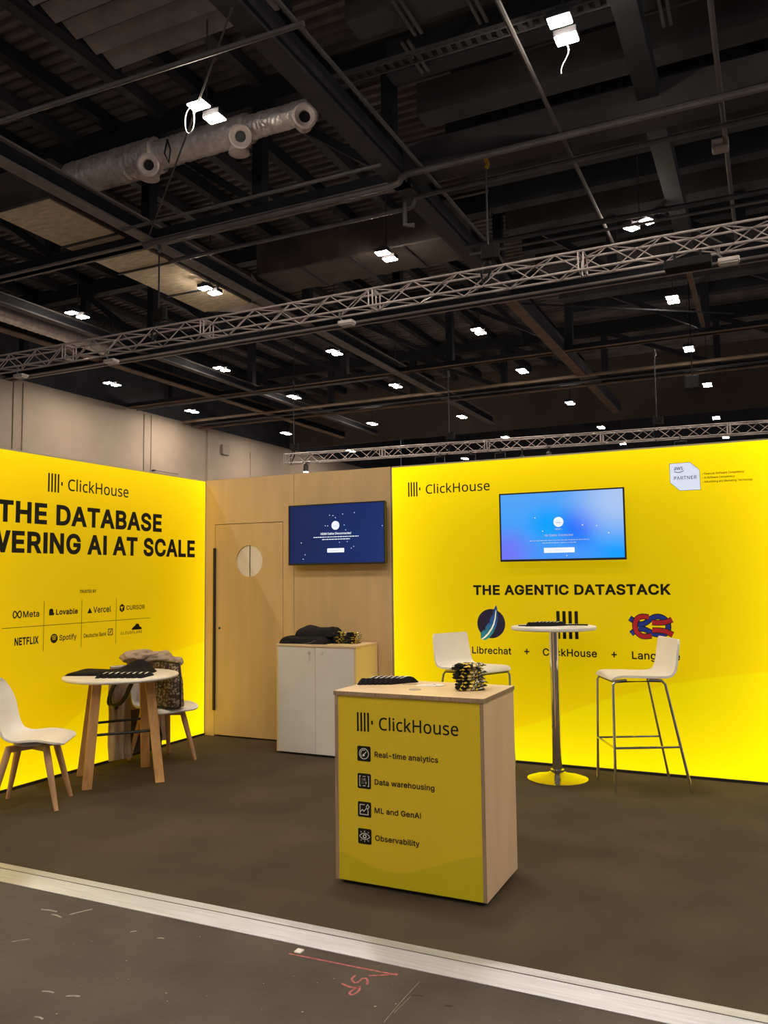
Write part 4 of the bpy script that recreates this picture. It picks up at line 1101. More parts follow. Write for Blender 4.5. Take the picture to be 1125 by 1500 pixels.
fs = tessellate_polygon([[Vector((a, b, 0)) for a, b in outer], [Vector((a, b, 0)) for a, b in hole]])
va = [bm.verts.new((a, 0.0, b)) for a, b in pts]; vb = [bm.verts.new((a, 0.04, b)) for a, b in pts]
for f in fs:
    bm.faces.new([va[i] for i in f]); bm.faces.new([vb[i] for i in f[::-1]])
for i in range(4):
    bm.faces.new((va[i], va[(i+1) % 4], vb[(i+1) % 4], vb[i]))
for i in range(n):
    j = (i+1) % n
    bm.faces.new((va[4+i], va[4+j], vb[4+j], vb[4+i]))
obj('door_leaf', bm, M['ply'], d, offset=d.location)
w = BM(); lathe(w, [(R-0.001, 0.012), (R-0.001, 0.03)], (cx, 0, cz), 48, 'Y'); pane = obj('round_window', w, M['paper'], d, offset=d.location)
w = BM(); box(w, (cx-0.004, 0.009, cz-R+0.002), (cx+0.004, 0.012, cz+R-0.002)); obj('window_bar', w, M['seam'], pane, offset=d.location)
w = BM(); box(w, (0.106, -0.022, 0.247), (0.128, 0.0, 1.821), 0.003); obj('pull_handle', w, M['black'], d, offset=d.location)
w = BM(); lathe(w, [(0.012, -0.006), (0.012, 0.0)], (0.174, 0, 1.038), 16, 'Y'); obj('keyhole', w, M['steel_dark'], d, offset=d.location)

# ---- the two back-lit fabric signs
def left(u, v, w): return (w, u, v)
def right(u, v, w): return (u, -w, v)
t = thing('backlit_sign', 'yellow backlit fabric sign wall with a big headline and a grid of customer logos', 'sign', (-0.06, -1.5, 0))
bm = BM()
for lo, hi in (((-0.12, -3.03, 0), (0, -3.0, 2.5)), ((-0.12, -0.012, 0), (0, 0.0, 2.5)), ((-0.12, -3.0, 2.488), (0, -0.012, 2.5)), ((-0.12, -3.0, 0.0), (-0.002, -0.012, 0.022)), ((-0.12, -3.0, 0.022), (-0.1, -0.012, 2.488))):
    box(bm, lo, hi)
obj('frame', bm, M['frame_alu'], t, offset=t.location)
bm = BM(); box(bm, (-0.1, -3.0, 0.0), (0.004, -0.005, 0.018)); obj('foot', bm, M['black'], t, offset=t.location)
bm = BM(); vs = [bm.verts.new((0.0, a, b)) for a, b in ((-3.0, 0.022), (-0.012, 0.022), (-0.012, 2.488), (-3.0, 2.488))]; bm.faces.new(vs)
face = obj('fabric_face', bm, backlit('backlit_yellow_fabric', 1, 3.0, 2.47,
    [(0.0, 0.22), (0.12, 0.15), (0.28, 0.08), (0.42, 0.14), (0.56, 0.24), (0.68, 0.305), (0.84, 0.337), (1.0, 0.36)], hues=(0.63, 0.71)), t, offset=t.location)
L0 = t.location
p = Print(left); p.house_bars(-1.97, 2.212, -1.812, 2.36); p.text('ClickHouse', 'noto', -1.77, -1.088, 2.238, 0.093)
p.make('sign_logo', M['print_black'], face, L0)
p = Print(left); p.text('THE DATABASE', 'bold', -2.425, -0.652, 1.954, 0.163); p.text('POWERING AI AT SCALE', 'bold', -2.83, -0.17, 1.729, 0.164)
p.make('headline', M['print_black'], face, L0)
p = Print(left); p.text('TRUSTED BY', 'bold', -1.628, -1.446, 1.416, 0.026); p.make('caption', M['print_black'], face, L0)
p = Print(left)
p.rect(-2.36, 1.1735, -0.79, 1.1775)
for u in (-1.982, -1.602, -1.2165):
    p.rect(u-0.0022, 0.98, u+0.0022, 1.362)
p.make('logo_grid_lines', M['print_black'], face, L0)
def partner(f):
    q = Print(left); f(q); q.make('partner_logo', M['print_black'], face, L0)
def meta(q):
    c = []
    for k in range(24):
        a = 2*pi*k/24
        c.append((-2.228+0.036*cos(a)/(1+0.25*sin(a)**2), 1.271+0.046*sin(a)*cos(a)*1.05))
    q.band(c, 0.010, closed=True); q.text('Meta', 'medium', -2.176, -2.027, 1.246, 0.048)
def lovable(q):
    P = [(-1.933, 1.25), (-1.933, 1.285)]+[(-1.9125+0.0205*cos(radians(a)), 1.287+0.016*sin(radians(a))) for a in range(180, -1, -30)]+[(-1.892, 1.272)]
    P += [(-1.907+0.026*cos(radians(a)), 1.262+0.013*sin(radians(a))) for a in (60, 30, 0, -40)]+[(-1.884, 1.25)]
    q.poly(P); q.text('Lovable', 'bold', -1.865, -1.643, 1.251, 0.044)
def vercel(q):
    q.poly([(-1.542, 1.248), (-1.489, 1.249), (-1.516, 1.295)]); q.text('Vercel', 'medium', -1.477, -1.277, 1.25, 0.050)
def cursor(q):
    cx, cy, r = -1.147, 1.277, 0.037
    hx = [(cx+r*0.9*cos(radians(a)), cy+r*sin(radians(a))) for a in (90, 30, -30, -90, -150, 150)]
    hole = [(cx-0.020, cy+0.012), (cx+0.003, cy-0.026), (cx+0.003, cy+0.0), (cx+0.022, cy+0.012)]
    q.poly(hx, hole); q.text('CURSOR', 'medium', -1.095, -0.865, 1.258, 0.038)
def netflix(q):
    q.text('NETFLIX', 'bold', -2.247, -2.027, 1.042, 0.058)
def spotify(q):
    cx, cy, r = -1.879, 1.070, 0.036
    n = 40
    P = [(cx+r*cos(2*pi*k/n), cy+r*sin(2*pi*k/n)) for k in range(n)]
    holes = []
    for h, wd in ((0.014, 0.022), (0.001, 0.019), (-0.011, 0.015)):
        A = [(cx+wd*s, cy+h+0.005*(1-s*s)+0.0035) for s in (-1, -0.5, 0, 0.5, 1)]
        B = [(cx+wd*s, cy+h+0.005*(1-s*s)-0.0015) for s in (1, 0.5, 0, -0.5, -1)]
        holes.append((A+B)[::-1])
    q.poly(P, *holes); q.text('Spotify', 'medium', -1.827, -1.652, 1.05, 0.043)
def bank(q):
    q.text('Deutsche Bank', 'medium', -1.575, -1.326, 1.053, 0.033)
    u0, v0, u1, v1, k = -1.309, 1.053, -1.253, 1.110, 0.0075
    q.poly([(u0, v0), (u1, v0), (u1, v1), (u0, v1)], [(u0+k, v0+k), (u0+k, v1-k), (u1-k, v1-k), (u1-k, v0+k)])
    q.band([(u0+0.018, v0+0.014), (u1-0.018, v1-0.014)], 0.009, smooth=False)
def cloudflare(q):
    q.text('CLOUDFLARE', 'medium', -1.161, -0.898, 1.049, 0.023, 0.18)
    q.poly([(-1.026, 1.081), (-0.899, 1.081), (-0.903, 1.095), (-0.915, 1.104), (-0.928, 1.106), (-0.935, 1.124), (-0.952, 1.134), (-0.972, 1.132), (-0.986, 1.12), (-0.990, 1.112), (-1.004, 1.111), (-1.013, 1.100), (-1.024, 1.094)])
for f in (meta, lovable, vercel, cursor, netflix, spotify, bank, cloudflare):
    partner(f)

X0, X1 = 2.04, 5.16
t = thing('backlit_sign', 'yellow backlit fabric sign wall with a wall screen and three logos under a heading', 'sign', (3.6, 0.06, 0))
bm = BM()
for lo, hi in (((X0, 0, 0), (X0+0.012, 0.12, 2.5)), ((X1-0.012, 0, 0), (X1, 0.12, 2.5)), ((X0, 0, 2.488), (X1, 0.12, 2.5)), ((X0, 0.002, 0), (X1, 0.12, 0.022)), ((X0, 0.1, 0.022), (X1, 0.12, 2.488))):
    box(bm, lo, hi)
obj('frame', bm, M['frame_alu'], t, offset=t.location)
bm = BM(); box(bm, (X0, -0.004, 0), (X1, 0.1, 0.018)); obj('foot', bm, M['black'], t, offset=t.location)
bm = BM(); vs = [bm.verts.new((a, 0.0, b)) for a, b in ((X0+0.012, 0.022), (X1-0.012, 0.022), (X1-0.012, 2.488), (X0+0.012, 2.488))]; bm.faces.new(vs)
face = obj('fabric_face', bm, backlit('backlit_yellow_fabric_right', 0, 3.1, 2.47,
    [(0.0, 0.19), (0.12, 0.14), (0.28, 0.075), (0.42, 0.13), (0.55, 0.20), (0.70, 0.26), (0.85, 0.30), (1.0, 0.325)], hues=(0.71, 0.79)), t, offset=t.location)
R0 = t.location
p = Print(right); p.house_bars(2.206, 2.22, 2.334, 2.348); p.text('ClickHouse', 'noto', 2.374, 2.958, 2.237, 0.080)
p.make('sign_logo', M['print_black'], face, R0)
p = Print(right); p.text('THE AGENTIC DATASTACK', 'bold', 2.793, 4.376, 1.357, 0.083); p.make('heading', M['print_black'], face, R0)
for s, u0, u1, v, c in (('Librechat', 2.772, 3.112, 0.869, 0.058), ('+', 3.22, 3.263, 0.872, 0.065), ('ClickHouse', 3.373, 3.805, 0.868, 0.060), ('+', 3.916, 3.957, 0.868, 0.065), ('Langfuse', 4.071, 4.422, 0.864, 0.060)):
    p = Print(right); p.text(s, 'medium', u0, u1, v, c); p.make('caption', M['print_black'], face, R0)
p = Print(right); p.house_bars(3.492, 1.007, 3.668, 1.228, tick=False); p.rect(3.70, 1.095, 3.708, 1.103); p.rect(3.715, 1.095, 3.74, 1.103)
p.make('bars_emblem', M['print_black'], face, R0)
# feather emblem
k = 0.1213/385
fu = lambda x, y: (2.944+(x-560)*k, 1.120-(y-625)*k)
p = Print(right); p.disc(2.944, 1.120, 0.1213, 56); emb = p.make('feather_emblem', M['logo_navy'], face, R0)
emb['label'] = 'dark disc emblem with a blue feather'
p = Print(right, 0.0025); p.poly([fu(*q) for q in ((705, 130), (728, 200), (745, 300), (750, 420), (738, 560), (690, 720), (610, 870), (500, 1000), (390, 1060), (265, 1025), (262, 870), (370, 785), (395, 830), (400, 720), (490, 600), (520, 640), (530, 530), (590, 395), (622, 420), (640, 260))])
p.make('feather_emblem', M['feather'], face, R0)
p = Print(right, 0.0035); p.poly([fu(*q) for q in ((275, 1035), (360, 975), (460, 880), (560, 745), (620, 620), (660, 480), (690, 300), (705, 250), (710, 300), (695, 470), (650, 640), (585, 770), (490, 905), (390, 1000), (300, 1045))])
p.make('feather_emblem', M['feather_rib'], face, R0)
# reef knot emblem
kk = (4.379-4.058)/810
ku = lambda x, y: (4.058+(x-135)*kk, 1.21-(y-125)*kk)
def knot(strokes, w, m, off):
    q = Print(right, off)
    for s in strokes:
        q.band([ku(*a) for a in s], w*kk)
    q.make('knot_emblem', m, face, R0)
blue = [[(150, 205), (235, 265)], [(165, 510), (240, 450)],
        [(300, 315), (380, 320), (460, 285), (560, 205), (660, 170), (760, 190), (835, 260), (862, 350), (845, 440), (790, 500), (700, 515), (600, 505), (500, 455), (420, 420), (310, 410)]]
red = [[(510, 185), (380, 172), (285, 225), (245, 345), (275, 470), (360, 545), (450, 555), (550, 540)],
       [(565, 285), (690, 290), (820, 275), (935, 225)], [(565, 435), (700, 435), (820, 455), (940, 515)]]
knot(blue, 112, M['print_black'], 0.0012)
knot(blue, 84, M['logo_blue'], 0.0018)
knot(red, 112, M['print_black'], 0.0024)
knot(red, 84, M['logo_red'], 0.0030)
# partner badge
q = Print(right, 0.0012); P = [(4.399, 2.360), (4.549, 2.362), (4.616, 2.298), (4.618, 2.146), (4.468, 2.147), (4.399, 2.213)]
q.poly(P); q.make('badge_outline', M['print_black'], face, R0)
c = (4.508, 2.254)
q = Print(right, 0.0020); q.poly([(c[0]+(a-c[0])*0.975, c[1]+(b-c[1])*0.975) for a, b in P]); q.make('partner_badge', M['badge'], face, R0)
q = Print(right, 0.0028); q.text('aws', 'noto', 4.432, 4.496, 2.307, 0.032); q.band([(4.432, 2.297), (4.465, 2.288), (4.503, 2.300)], 0.005); q.text('PARTNER', 'noto', 4.430, 4.592, 2.232, 0.026, 0.1)
q.make('badge_lettering', M['print_black'], face, R0)
q = Print(right)
for s, u1, v in (('Financial Software Competency', 4.923, 2.259), ('AI Software Competency', 4.858, 2.229), ('Advertising and Marketing Technology', 4.977, 2.198)):
    q.disc(4.633, v+0.006, 0.0028, 12); q.text(s, 'medium', 4.643, u1, v, 0.0155)
q.make('competency_list', M['print_black'], face, R0)

# ---- wall screens
def screen(x0, x1, z0, z1, label, m, msg):
    t = thing('wall_screen', label, 'screen', ((x0+x1)/2, -0.06, z0))
    bm = BM(); box(bm, (x0+0.004, -0.085, z0+0.004), (x1-0.004, -0.045, z1-0.004), 0.004); box(bm, (x0+0.15, -0.046, z0+0.08), (x1-0.15, -0.03, z1-0.15), 0.005)
    obj('housing', bm, M['black'], t, offset=t.location)
    bm = BM()
    for lo, hi in (((x0, -0.1, z0), (x1, -0.08, z0+0.017)), ((x0, -0.1, z1-0.011), (x1, -0.08, z1)), ((x0, -0.1, z0+0.017), (x0+0.011, -0.08, z1-0.011)), ((x1-0.011, -0.1, z0+0.017), (x1, -0.08, z1-0.011))):
        box(bm, lo, hi)
    obj('bezel', bm, M['black'], t, offset=t.location)
    bm = BM(); vs = [bm.verts.new((a, -0.094, b)) for a, b in ((x0+0.011, z0+0.017), (x1-0.011, z0+0.017), (x1-0.011, z1-0.011), (x0+0.011, z1-0.011))]; bm.faces.new(vs)
    pic = obj('display_panel', bm, m, t, offset=t.location)
    bm = BM(); box(bm, (x0+0.3, -0.035, z0+0.15), (x1-0.3, 0.0, z1-0.2)); obj('wall_mount', bm, M['steel_dark'], t, offset=t.location)
    msg(pic, t.location)
    return t
def scr(u, v, w): return (u, -0.094-w, v)
def words_line(q, u0, u1, v, h, rnd):
    """A line of lettering too small to read."""
    u = u0
    while u < u1:
        w = rnd.uniform(0.008, 0.03)
        q.rect(u, v, min(u1, u+w), v+h)
        u += w+0.005
def msg_left(pic, off):
    q = Print(scr); cx = 1.524
    q.disc(cx, 1.989, 0.040)
    q.text('HDMI Cable Disconnected', 'medium', 1.37, 1.683, 1.906, 0.020)
    rnd = random.Random(3)
    words_line(q, 1.295, 1.76, 1.882, 0.007, rnd); words_line(q, 1.385, 1.67, 1.860, 0.007, rnd)
    q.rrect(1.438, 1.744, 1.612, 1.782, 0.006)
    for du, dv in ((-0.06, 0.095), (-0.025, 0.09), (0.0, 0.07), (0.075, 0.1), (0.195, 0.108), (-0.105, 0.0), (-0.08, -0.002), (0.09, 0.0), (0.105, -0.045), (0.47, -0.02), (-0.36, -0.15), (-0.32, -0.26), (-0.34, -0.30), (0.16, -0.21), (0.185, -0.195), (0.12, -0.15), (0.04, -0.155)):
        q.disc(cx+du, 1.989+dv, 0.0042, 10)
    q.make('screen_message', M['screen_text'], pic, off)
    q = Print(scr, 0.003); q.rect(cx-0.018, 1.979, cx+0.018, 1.987); q.rect(cx-0.014, 1.99, cx+0.014, 1.994); q.rect(1.495, 1.76, 1.555, 1.766); q.make('screen_icon', M['screen_ink'], pic, off)
def msg_right(pic, off):
    q = Print(scr); cx = 3.553
    q.disc(cx, 1.94, 0.040); q.rect(3.43, 1.695, 3.675, 1.735)
    for du, dv in ((-0.19, 0.04), (-0.13, -0.07), (0.19, -0.03), (0.30, -0.04), (0.06, -0.27), (0.39, -0.10)):
        q.disc(cx+du, 1.94+dv, 0.0045, 10)
    q.make('screen_message', M['screen_text'], pic, off)
    q = Print(scr, 0.003); q.text('HDMI 1', 'medium', cx-0.028, cx+0.028, 1.876, 0.014); q.text('No Cable Connected', 'medium', 3.44, 3.665, 1.826, 0.018)
    rnd = random.Random(5)
    words_line(q, 3.315, 3.79, 1.792, 0.005, rnd); words_line(q, 3.42, 3.69, 1.772, 0.005, rnd)
    q.rect(cx-0.02, 1.93, cx+0.02, 1.938); q.rect(cx-0.014, 1.944, cx+0.014, 1.948); q.rect(3.525, 1.712, 3.58, 1.718)
    q.make('screen_icon', M['screen_ink'], pic, off)
screen(1.028, 2.022, 1.634, 2.190, 'wall screen showing dark blue with a disconnected notice, on the plywood wall', M['screen_dark'], msg_left)
screen(3.067, 4.070, 1.630, 2.190, 'wall screen showing pale blue, mounted on the right yellow sign', M['screen_light'], msg_right)

# ---- counter in front
LX, LY, LW, LD, LH = 3.037, -2.872, 0.790, 0.493, 0.946
t = thing('counter', 'free standing plywood counter with a yellow printed front listing four features', 'counter', (LX+LW/2, LY+LD/2, 0))
C0 = t.location
bm = BM(); box(bm, (LX-0.004, LY-0.004, LH-0.022), (LX+LW+0.004, LY+LD+0.004, LH), 0.002); obj('counter_top', bm, M['ply_top'], t, offset=C0)
bm = BM(); box(bm, (LX-0.0045, LY-0.0046, LH-0.0205), (LX+LW+0.0045, LY-0.0036, LH-0.0015)); box(bm, (LX+LW+0.0036, LY-0.004, LH-0.0205), (LX+LW+0.0046, LY+LD+0.004, LH-0.0015)); obj('top_edge', bm, M['ply_edge'], t, offset=C0)
for nm, x in (('side_panel', LX), ('side_panel', LX+LW-0.019)):
    bm = BM(); box(bm, (x, LY+0.001, 0.022), (x+0.019, LY+LD, LH-0.022), 0.001); s = obj(nm, bm, M['ply_side'], t, offset=C0)
    bm = BM(); box(bm, (x+0.0005, LY, 0.023), (x+0.0185, LY+0.0012, LH-0.0225)); obj('panel_edge', bm, M['ply_edge'], s, offset=C0)
bm = BM(); box(bm, (LX+0.019, LY+0.004, 0.022), (LX+LW-0.019, LY+0.02, LH-0.022))
front = obj('front_panel', bm, backlit('yellow_printed_front', 0, 0.75, 0.92,
    [(0.0, 0.155), (0.12, 0.125), (0.26, 0.087), (0.41, 0.075), (0.55, 0.10), (0.7, 0.15), (0.85, 0.20), (1.0, 0.235)], lit=False), t, offset=C0)
bm = BM(); box(bm, (LX+0.019, LY+LD-0.03, 0.022), (LX+LW-0.019, LY+LD-0.012, LH-0.022)); obj('back_panel', bm, M['ply_side'], t, offset=C0)
bm = BM(); box(bm, (LX+0.03, LY+0.03, 0.0), (LX+LW-0.03, LY+LD-0.03, 0.022)); obj('plinth', bm, M['black'], t, offset=C0)
def fr(u, v, w): return (LX+u, LY+0.004-w, v)
p = Print(fr); p.house_bars(0.1255, 0.752, 0.221, 0.845); p.text('ClickHouse', 'noto', 0.247, 0.663, 0.765, 0.061); p.make('counter_logo', M['print_black'], front, C0)
for s, u0, u1, v in (('Real-time analytics', 0.221, 0.558, 0.632), ('Data warehousing', 0.220, 0.537, 0.4995), ('ML and GenAI', 0.218, 0.465, 0.363), ('Observability', 0.220, 0.456, 0.2315)):
    p = Print(fr); p.text(s, 'medium', u0, u1, v, 0.027); p.make('feature_text', M['print_black'], front, C0)
def icon(v0, draw):
    q = Print(fr); q.rrect(0.126, v0, 0.200, v0+0.074, 0.007); tile = q.make('feature_icon', M['print_black'], front, C0)
    q = Print(fr, 0.0025); draw(q, 0.163, v0+0.037); q.make('feature_icon', M['icon_line'], front, C0)
def ic_gauge(q, u, v):
    q.disc(u, v, 0.027, 36, 0.0235)
    q.band([(u+0.018*cos(radians(a)), v+0.018*sin(radians(a))) for a in range(70, 236, 15)], 0.003)
    q.band([(u-0.002, v-0.006), (u+0.013, v+0.010)], 0.004, smooth=False); q.disc(u-0.002, v-0.007, 0.006, 16)
def ic_data(q, u, v):
    for s in (-1, 1):
        q.band([(u+s*0.019, v+0.024), (u+s*0.025, v+0.024), (u+s*0.025, v-0.024), (u+s*0.019, v-0.024)], 0.0035, smooth=False)
    for i, ch in enumerate('101110'):
        a, b = u-0.013+0.0095*(i % 3), v+0.003-0.016*(i//3)
        q.text(ch, 'medium', a, a+(0.007 if ch == '0' else 0.003), b, 0.011)
    q.rect(u-0.008, v+0.021, u+0.008, v+0.024); q.rect(u-0.008, v-0.024, u+0.008, v-0.021)
def ic_ml(q, u, v):
    q.band([(u+0.002, v+0.023), (u-0.024, v+0.023), (u-0.024, v-0.024), (u+0.020, v-0.024), (u+0.020, v-0.002)], 0.0035, smooth=False)
    q.band([(u-0.022, v-0.012), (u-0.011, v-0.001), (u-0.003, v-0.009), (u+0.010, v+0.006)], 0.0035, smooth=False)
    P = [(u+0.018, v+0.026), (u+0.026, v+0.014), (u+0.018, v+0.001), (u+0.010, v+0.014)]
    q.band(P, 0.003, closed=True, smooth=False)
def ic_eye(q, u, v):
    q.band([(u-0.027, v), (u-0.014, v+0.011), (u, v+0.015), (u+0.014, v+0.011), (u+0.027, v), (u+0.014, v-0.011), (u, v-0.015), (u-0.014, v-0.011)], 0.0032, closed=True)
    q.disc(u, v, 0.010, 24, 0.0055)
    for a in (90, 45, 135, -90, -45, -135):
        r0, r1 = (0.020, 0.027) if abs(a) == 90 else (0.024, 0.031)
        q.band([(u+r0*cos(radians(a)), v+r0*sin(radians(a))), (u+r1*cos(radians(a)), v+r1*sin(radians(a)))], 0.003, smooth=False)
for v0, dr in ((0.607, ic_gauge), (0.474, ic_data), (0.337, ic_ml), (0.208, ic_eye)):
    icon(v0, dr)

# ---- storage cabinet by the plywood wall
KX0, KX1, KY0, KY1, KH = 1.107, 1.893, -0.425, -0.01, 0.942
t = thing('cabinet', 'white two door cabinet with a plywood top against the plywood wall', 'cabinet', ((KX0+KX1)/2, (KY0+KY1)/2, 0))
K0 = t.location
bm = BM(); box(bm, (KX0-0.006, KY0-0.006, KH-0.02), (KX1+0.004, KY1, KH), 0.002); obj('cabinet_top', bm, M['ply_top'], t, offset=K0)
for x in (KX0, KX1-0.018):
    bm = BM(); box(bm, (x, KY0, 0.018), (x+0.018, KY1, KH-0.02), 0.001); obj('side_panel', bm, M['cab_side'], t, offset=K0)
bm = BM(); box(bm, (KX0+0.018, KY1-0.03, 0.018), (KX1-0.018, KY1-0.02, KH-0.02)); obj('back_panel', bm, M['ply_side'], t, offset=K0)
bm = BM(); box(bm, (KX0+0.02, KY0+0.03, 0.0), (KX1-0.02, KY1-0.03, 0.018)); obj('plinth', bm, M['black'], t, offset=K0)
xm = 1.499
for x0, x1, xl in ((KX0+0.019, xm-0.0015, 1.440), (xm+0.0015, KX1-0.019, 1.565)):
    bm = BM(); box(bm, (x0, KY0-0.002, 0.02), (x1, KY0+0.016, KH-0.023), 0.0015); dr = obj('cabinet_door', bm, M['white_lam'], t, offset=K0)
    bm = BM(); lathe(bm, [(0.013, -0.008), (0.013, 0.0)], (xl, KY0-0.002, 0.872), 20, 'Y'); lathe(bm, [(0.006, -0.0095), (0.006, -0.008)], (xl, KY0-0.002, 0.872), 12, 'Y'); obj('lock', bm, M['chrome'], dr, smooth=True, offset=K0)
    if xl < 1.5:
        bm = BM(); box(bm, (xl-0.004, KY0-0.012, 0.80), (xl+0.004, KY0-0.010, 0.865)); obj('key', bm, M['chrome'], dr, offset=K0)

# ---- bar table
t = thing('bar_table', 'tall round white bar table on a chrome column, in front of the right sign', 'table', (3.56, -0.385, 0))
bm = BM(); lathe(bm, [(0.0, 0.0), (0.222, 0.0), (0.224, 0.006), (0.212, 0.012), (0.15, 0.026), (0.075, 0.042), (0.05, 0.055), (0.05, 0.07), (0.0, 0.07)], n=64); obj('base', bm, M['chrome'], t, smooth=True)
bm = BM(); lathe(bm, [(0.036, 0.05), (0.036, 1.10), (0.0, 1.10)], n=40); obj('column', bm, M['chrome'], t, smooth=True)
bm = BM(); lathe(bm, [(0.0, 1.095), (0.11, 1.095), (0.11, 1.106), (0.0, 1.106)], n=32); obj('top_plate', bm, M['steel_dark'], t, smooth=True)
bm = BM(); lathe(bm, [(0.0, 1.106), (0.310, 1.106), (0.316, 1.110), (0.318, 1.120), (0.316, 1.130), (0.310, 1.133), (0.0, 1.133)], n=72); obj('table_top', bm, M['white_top'], t, smooth=True)

# ---- bar stools
def sweep_shell(name, prof, width, th, m, parent, cup=None, nx=14, sub=True):
    """Seat shell: prof gives (forward, height) points from the front lip to the top of the back, width the half width along it."""
    pts = [Vector(p) for p in prof]
    fine = []
    N = len(pts)
    for i in range(N-1):
        p0, p1, p2, p3 = pts[max(i-1, 0)], pts[i], pts[i+1], pts[min(i+2, N-1)]
        for k in range(4):
            q = k/4
            fine.append(0.5*((2*p1)+(p2-p0)*q+(2*p0-5*p1+4*p2-p3)*q*q+(3*p1-p0-3*p2+p3)*q**3))
    fine.append(pts[-1])
    L = [0]
    for a, b in zip(fine, fine[1:]):
        L.append(L[-1]+(b-a).length)
    def sk(side):
        def g(s, u):
            f = s*(len(fine)-1)
            i = min(int(f+1e-9), len(fine)-1)
            p = fine[i]
            a, b = fine[max(i-1, 0)], fine[min(i+1, len(fine)-1)]
            tn = (b-a).normalized(); nrm = Vector((-tn.y, tn.x))
            if nrm.y < -0.05 or (abs(nrm.y) <= 0.05 and nrm.x < 0):
                nrm = -nrm
            tt = L[i]/L[-1]
            hw = width(tt)
            y = (u*2-1)
            c = cup(tt)*y*y if cup else 0.0
            q = p+nrm*(c+side*th/2)
            return Vector((q.x, y*hw, q.y))
        return g
    bm = BM()
    grid_solid(bm, len(fine)-1, nx, sk(1), sk(-1))
    o = obj(name, bm, m, parent, smooth=True)
    return o
def smoothstep(a, b, x):
    x = max(0, min(1, (x-a)/(b-a)))
    return x*x*(3-2*x)
def make_stool(label):
    t = thing('bar_stool', label, 'bar stool')
    def wd(s):
        r = 0.202
        e = min(s/0.05, 1.0); f = min((1-s)/0.05, 1.0)
        return r*(0.90+0.10*sqrt(max(0, 1-(1-e)**2)))*(0.92+0.08*sqrt(max(0, 1-(1-f)**2)))*(1-0.06*smoothstep(0.55, 1.0, s))
    sweep_shell('seat_shell', [(0.235, 0.772), (0.215, 0.792), (0.17, 0.800), (0.05, 0.797), (-0.08, 0.792), (-0.165, 0.796), (-0.205, 0.825), (-0.222, 0.875), (-0.236, 0.96), (-0.250, 1.055)], wd, 0.016, M['white_shell'], t, cup=lambda s: 0.004)
    FX, BX, W, SP = 0.245, -0.29, 0.207, 0.0
    for y in (-1, 1):
        bm = BM(); tube(bm, [(0.13, y*0.16, 0.774), (0.215, y*0.178, 0.770), (0.232, y*0.183, 0.745), (FX, y*W, 0.0)], 0.0105, 10); obj('leg', bm, M['chrome'], t, smooth=True)
        bm = BM(); tube(bm, [(-0.03, y*0.16, 0.774), (-0.115, y*0.172, 0.770), (-0.14, y*0.176, 0.745), (BX, y*W, 0.0)], 0.0105, 10); obj('leg', bm, M['chrome'], t, smooth=True)
    bm = BM()
    tube(bm, [(0.22, -0.176, 0.766), (-0.12, -0.17, 0.766), (-0.12, 0.17, 0.766), (0.22, 0.176, 0.766)], 0.009, 8, closed=True); obj('seat_frame', bm, M['steel_dark'], t, smooth=True)
    z = 0.315
    fx = 0.232+(FX-0.232)*(1-z/0.745); bx = -0.14+(BX+0.14)*(1-z/0.745); yw = 0.18+(W-0.18)*(1-z/0.745)
    for a, b in (((fx, -yw, z), (fx, yw, z)), ((fx, yw, z), (bx, yw, z)), ((fx, -yw, z), (bx, -yw, z))):
        bm = BM(); tube(bm, [a, b], 0.0085, 8); obj('foot_rail', bm, M['chrome'], t, smooth=True)
    return t
stool = make_stool('white shell bar stool with chrome legs, standing to the right of the bar table')
stool.location = (4.157, -0.39, 0); stool.rotation_euler = (0, 0, atan2(-0.46, -0.89))
dup(stool, (2.888, -0.348, 0), atan2(-0.44, 0.9), 'white shell bar stool left of the bar table, half hidden by the front counter')

# ---- small round table
RT = Vector((0.47, -1.645, 0))
t = thing('round_table', 'low round white table on splayed square oak legs by the left sign', 'table', RT)
bm = BM(); lathe(bm, [(0.0, 0.760), (0.418, 0.760), (0.430, 0.766), (0.434, 0.775), (0.430, 0.784), (0.422, 0.786), (0.0, 0.786)], n=72); obj('table_top', bm, M['white_top'], t, smooth=True)
legs = [(0.133, -1.705), (0.489, -1.999), (0.394, -1.276), (0.838, -1.618)]
tops = [(0.285, -1.74), (0.44, -1.865), (0.50, -1.425), (0.665, -1.55)]
for (x, y), (a, b) in zip(legs, tops):
    bm = BM(); beam_between(bm, (x-RT.x, y-RT.y, 0), (a-RT.x, b-RT.y, 0.760), 0.066, 0.048, (0.75, -0.65, 0))
    for v in bm.verts:
        v.co.z = 0.0 if v.co.z < 0.3 else 0.760
    obj('leg', bm, M['oak'], t)
for z, (i, j) in ((0.405, (0, 2)), (0.37, (1, 3))):
    k = z/0.760
    a = [legs[i][q]+(tops[i][q]-legs[i][q])*k-RT[q] for q in (0, 1)]; b = [legs[j][q]+(tops[j][q]-legs[j][q])*k-RT[q] for q in (0, 1)]
    bm = BM(); tube(bm, [(a[0], a[1], z), (b[0], b[1], z)], 0.010, 8); obj('stretcher', bm, M['black'], t, smooth=True)
bm = BM(); box(bm, (-0.2, -0.03, 0.744), (0.2, 0.03, 0.760)); obj('under_bar', bm, M['black'], t)

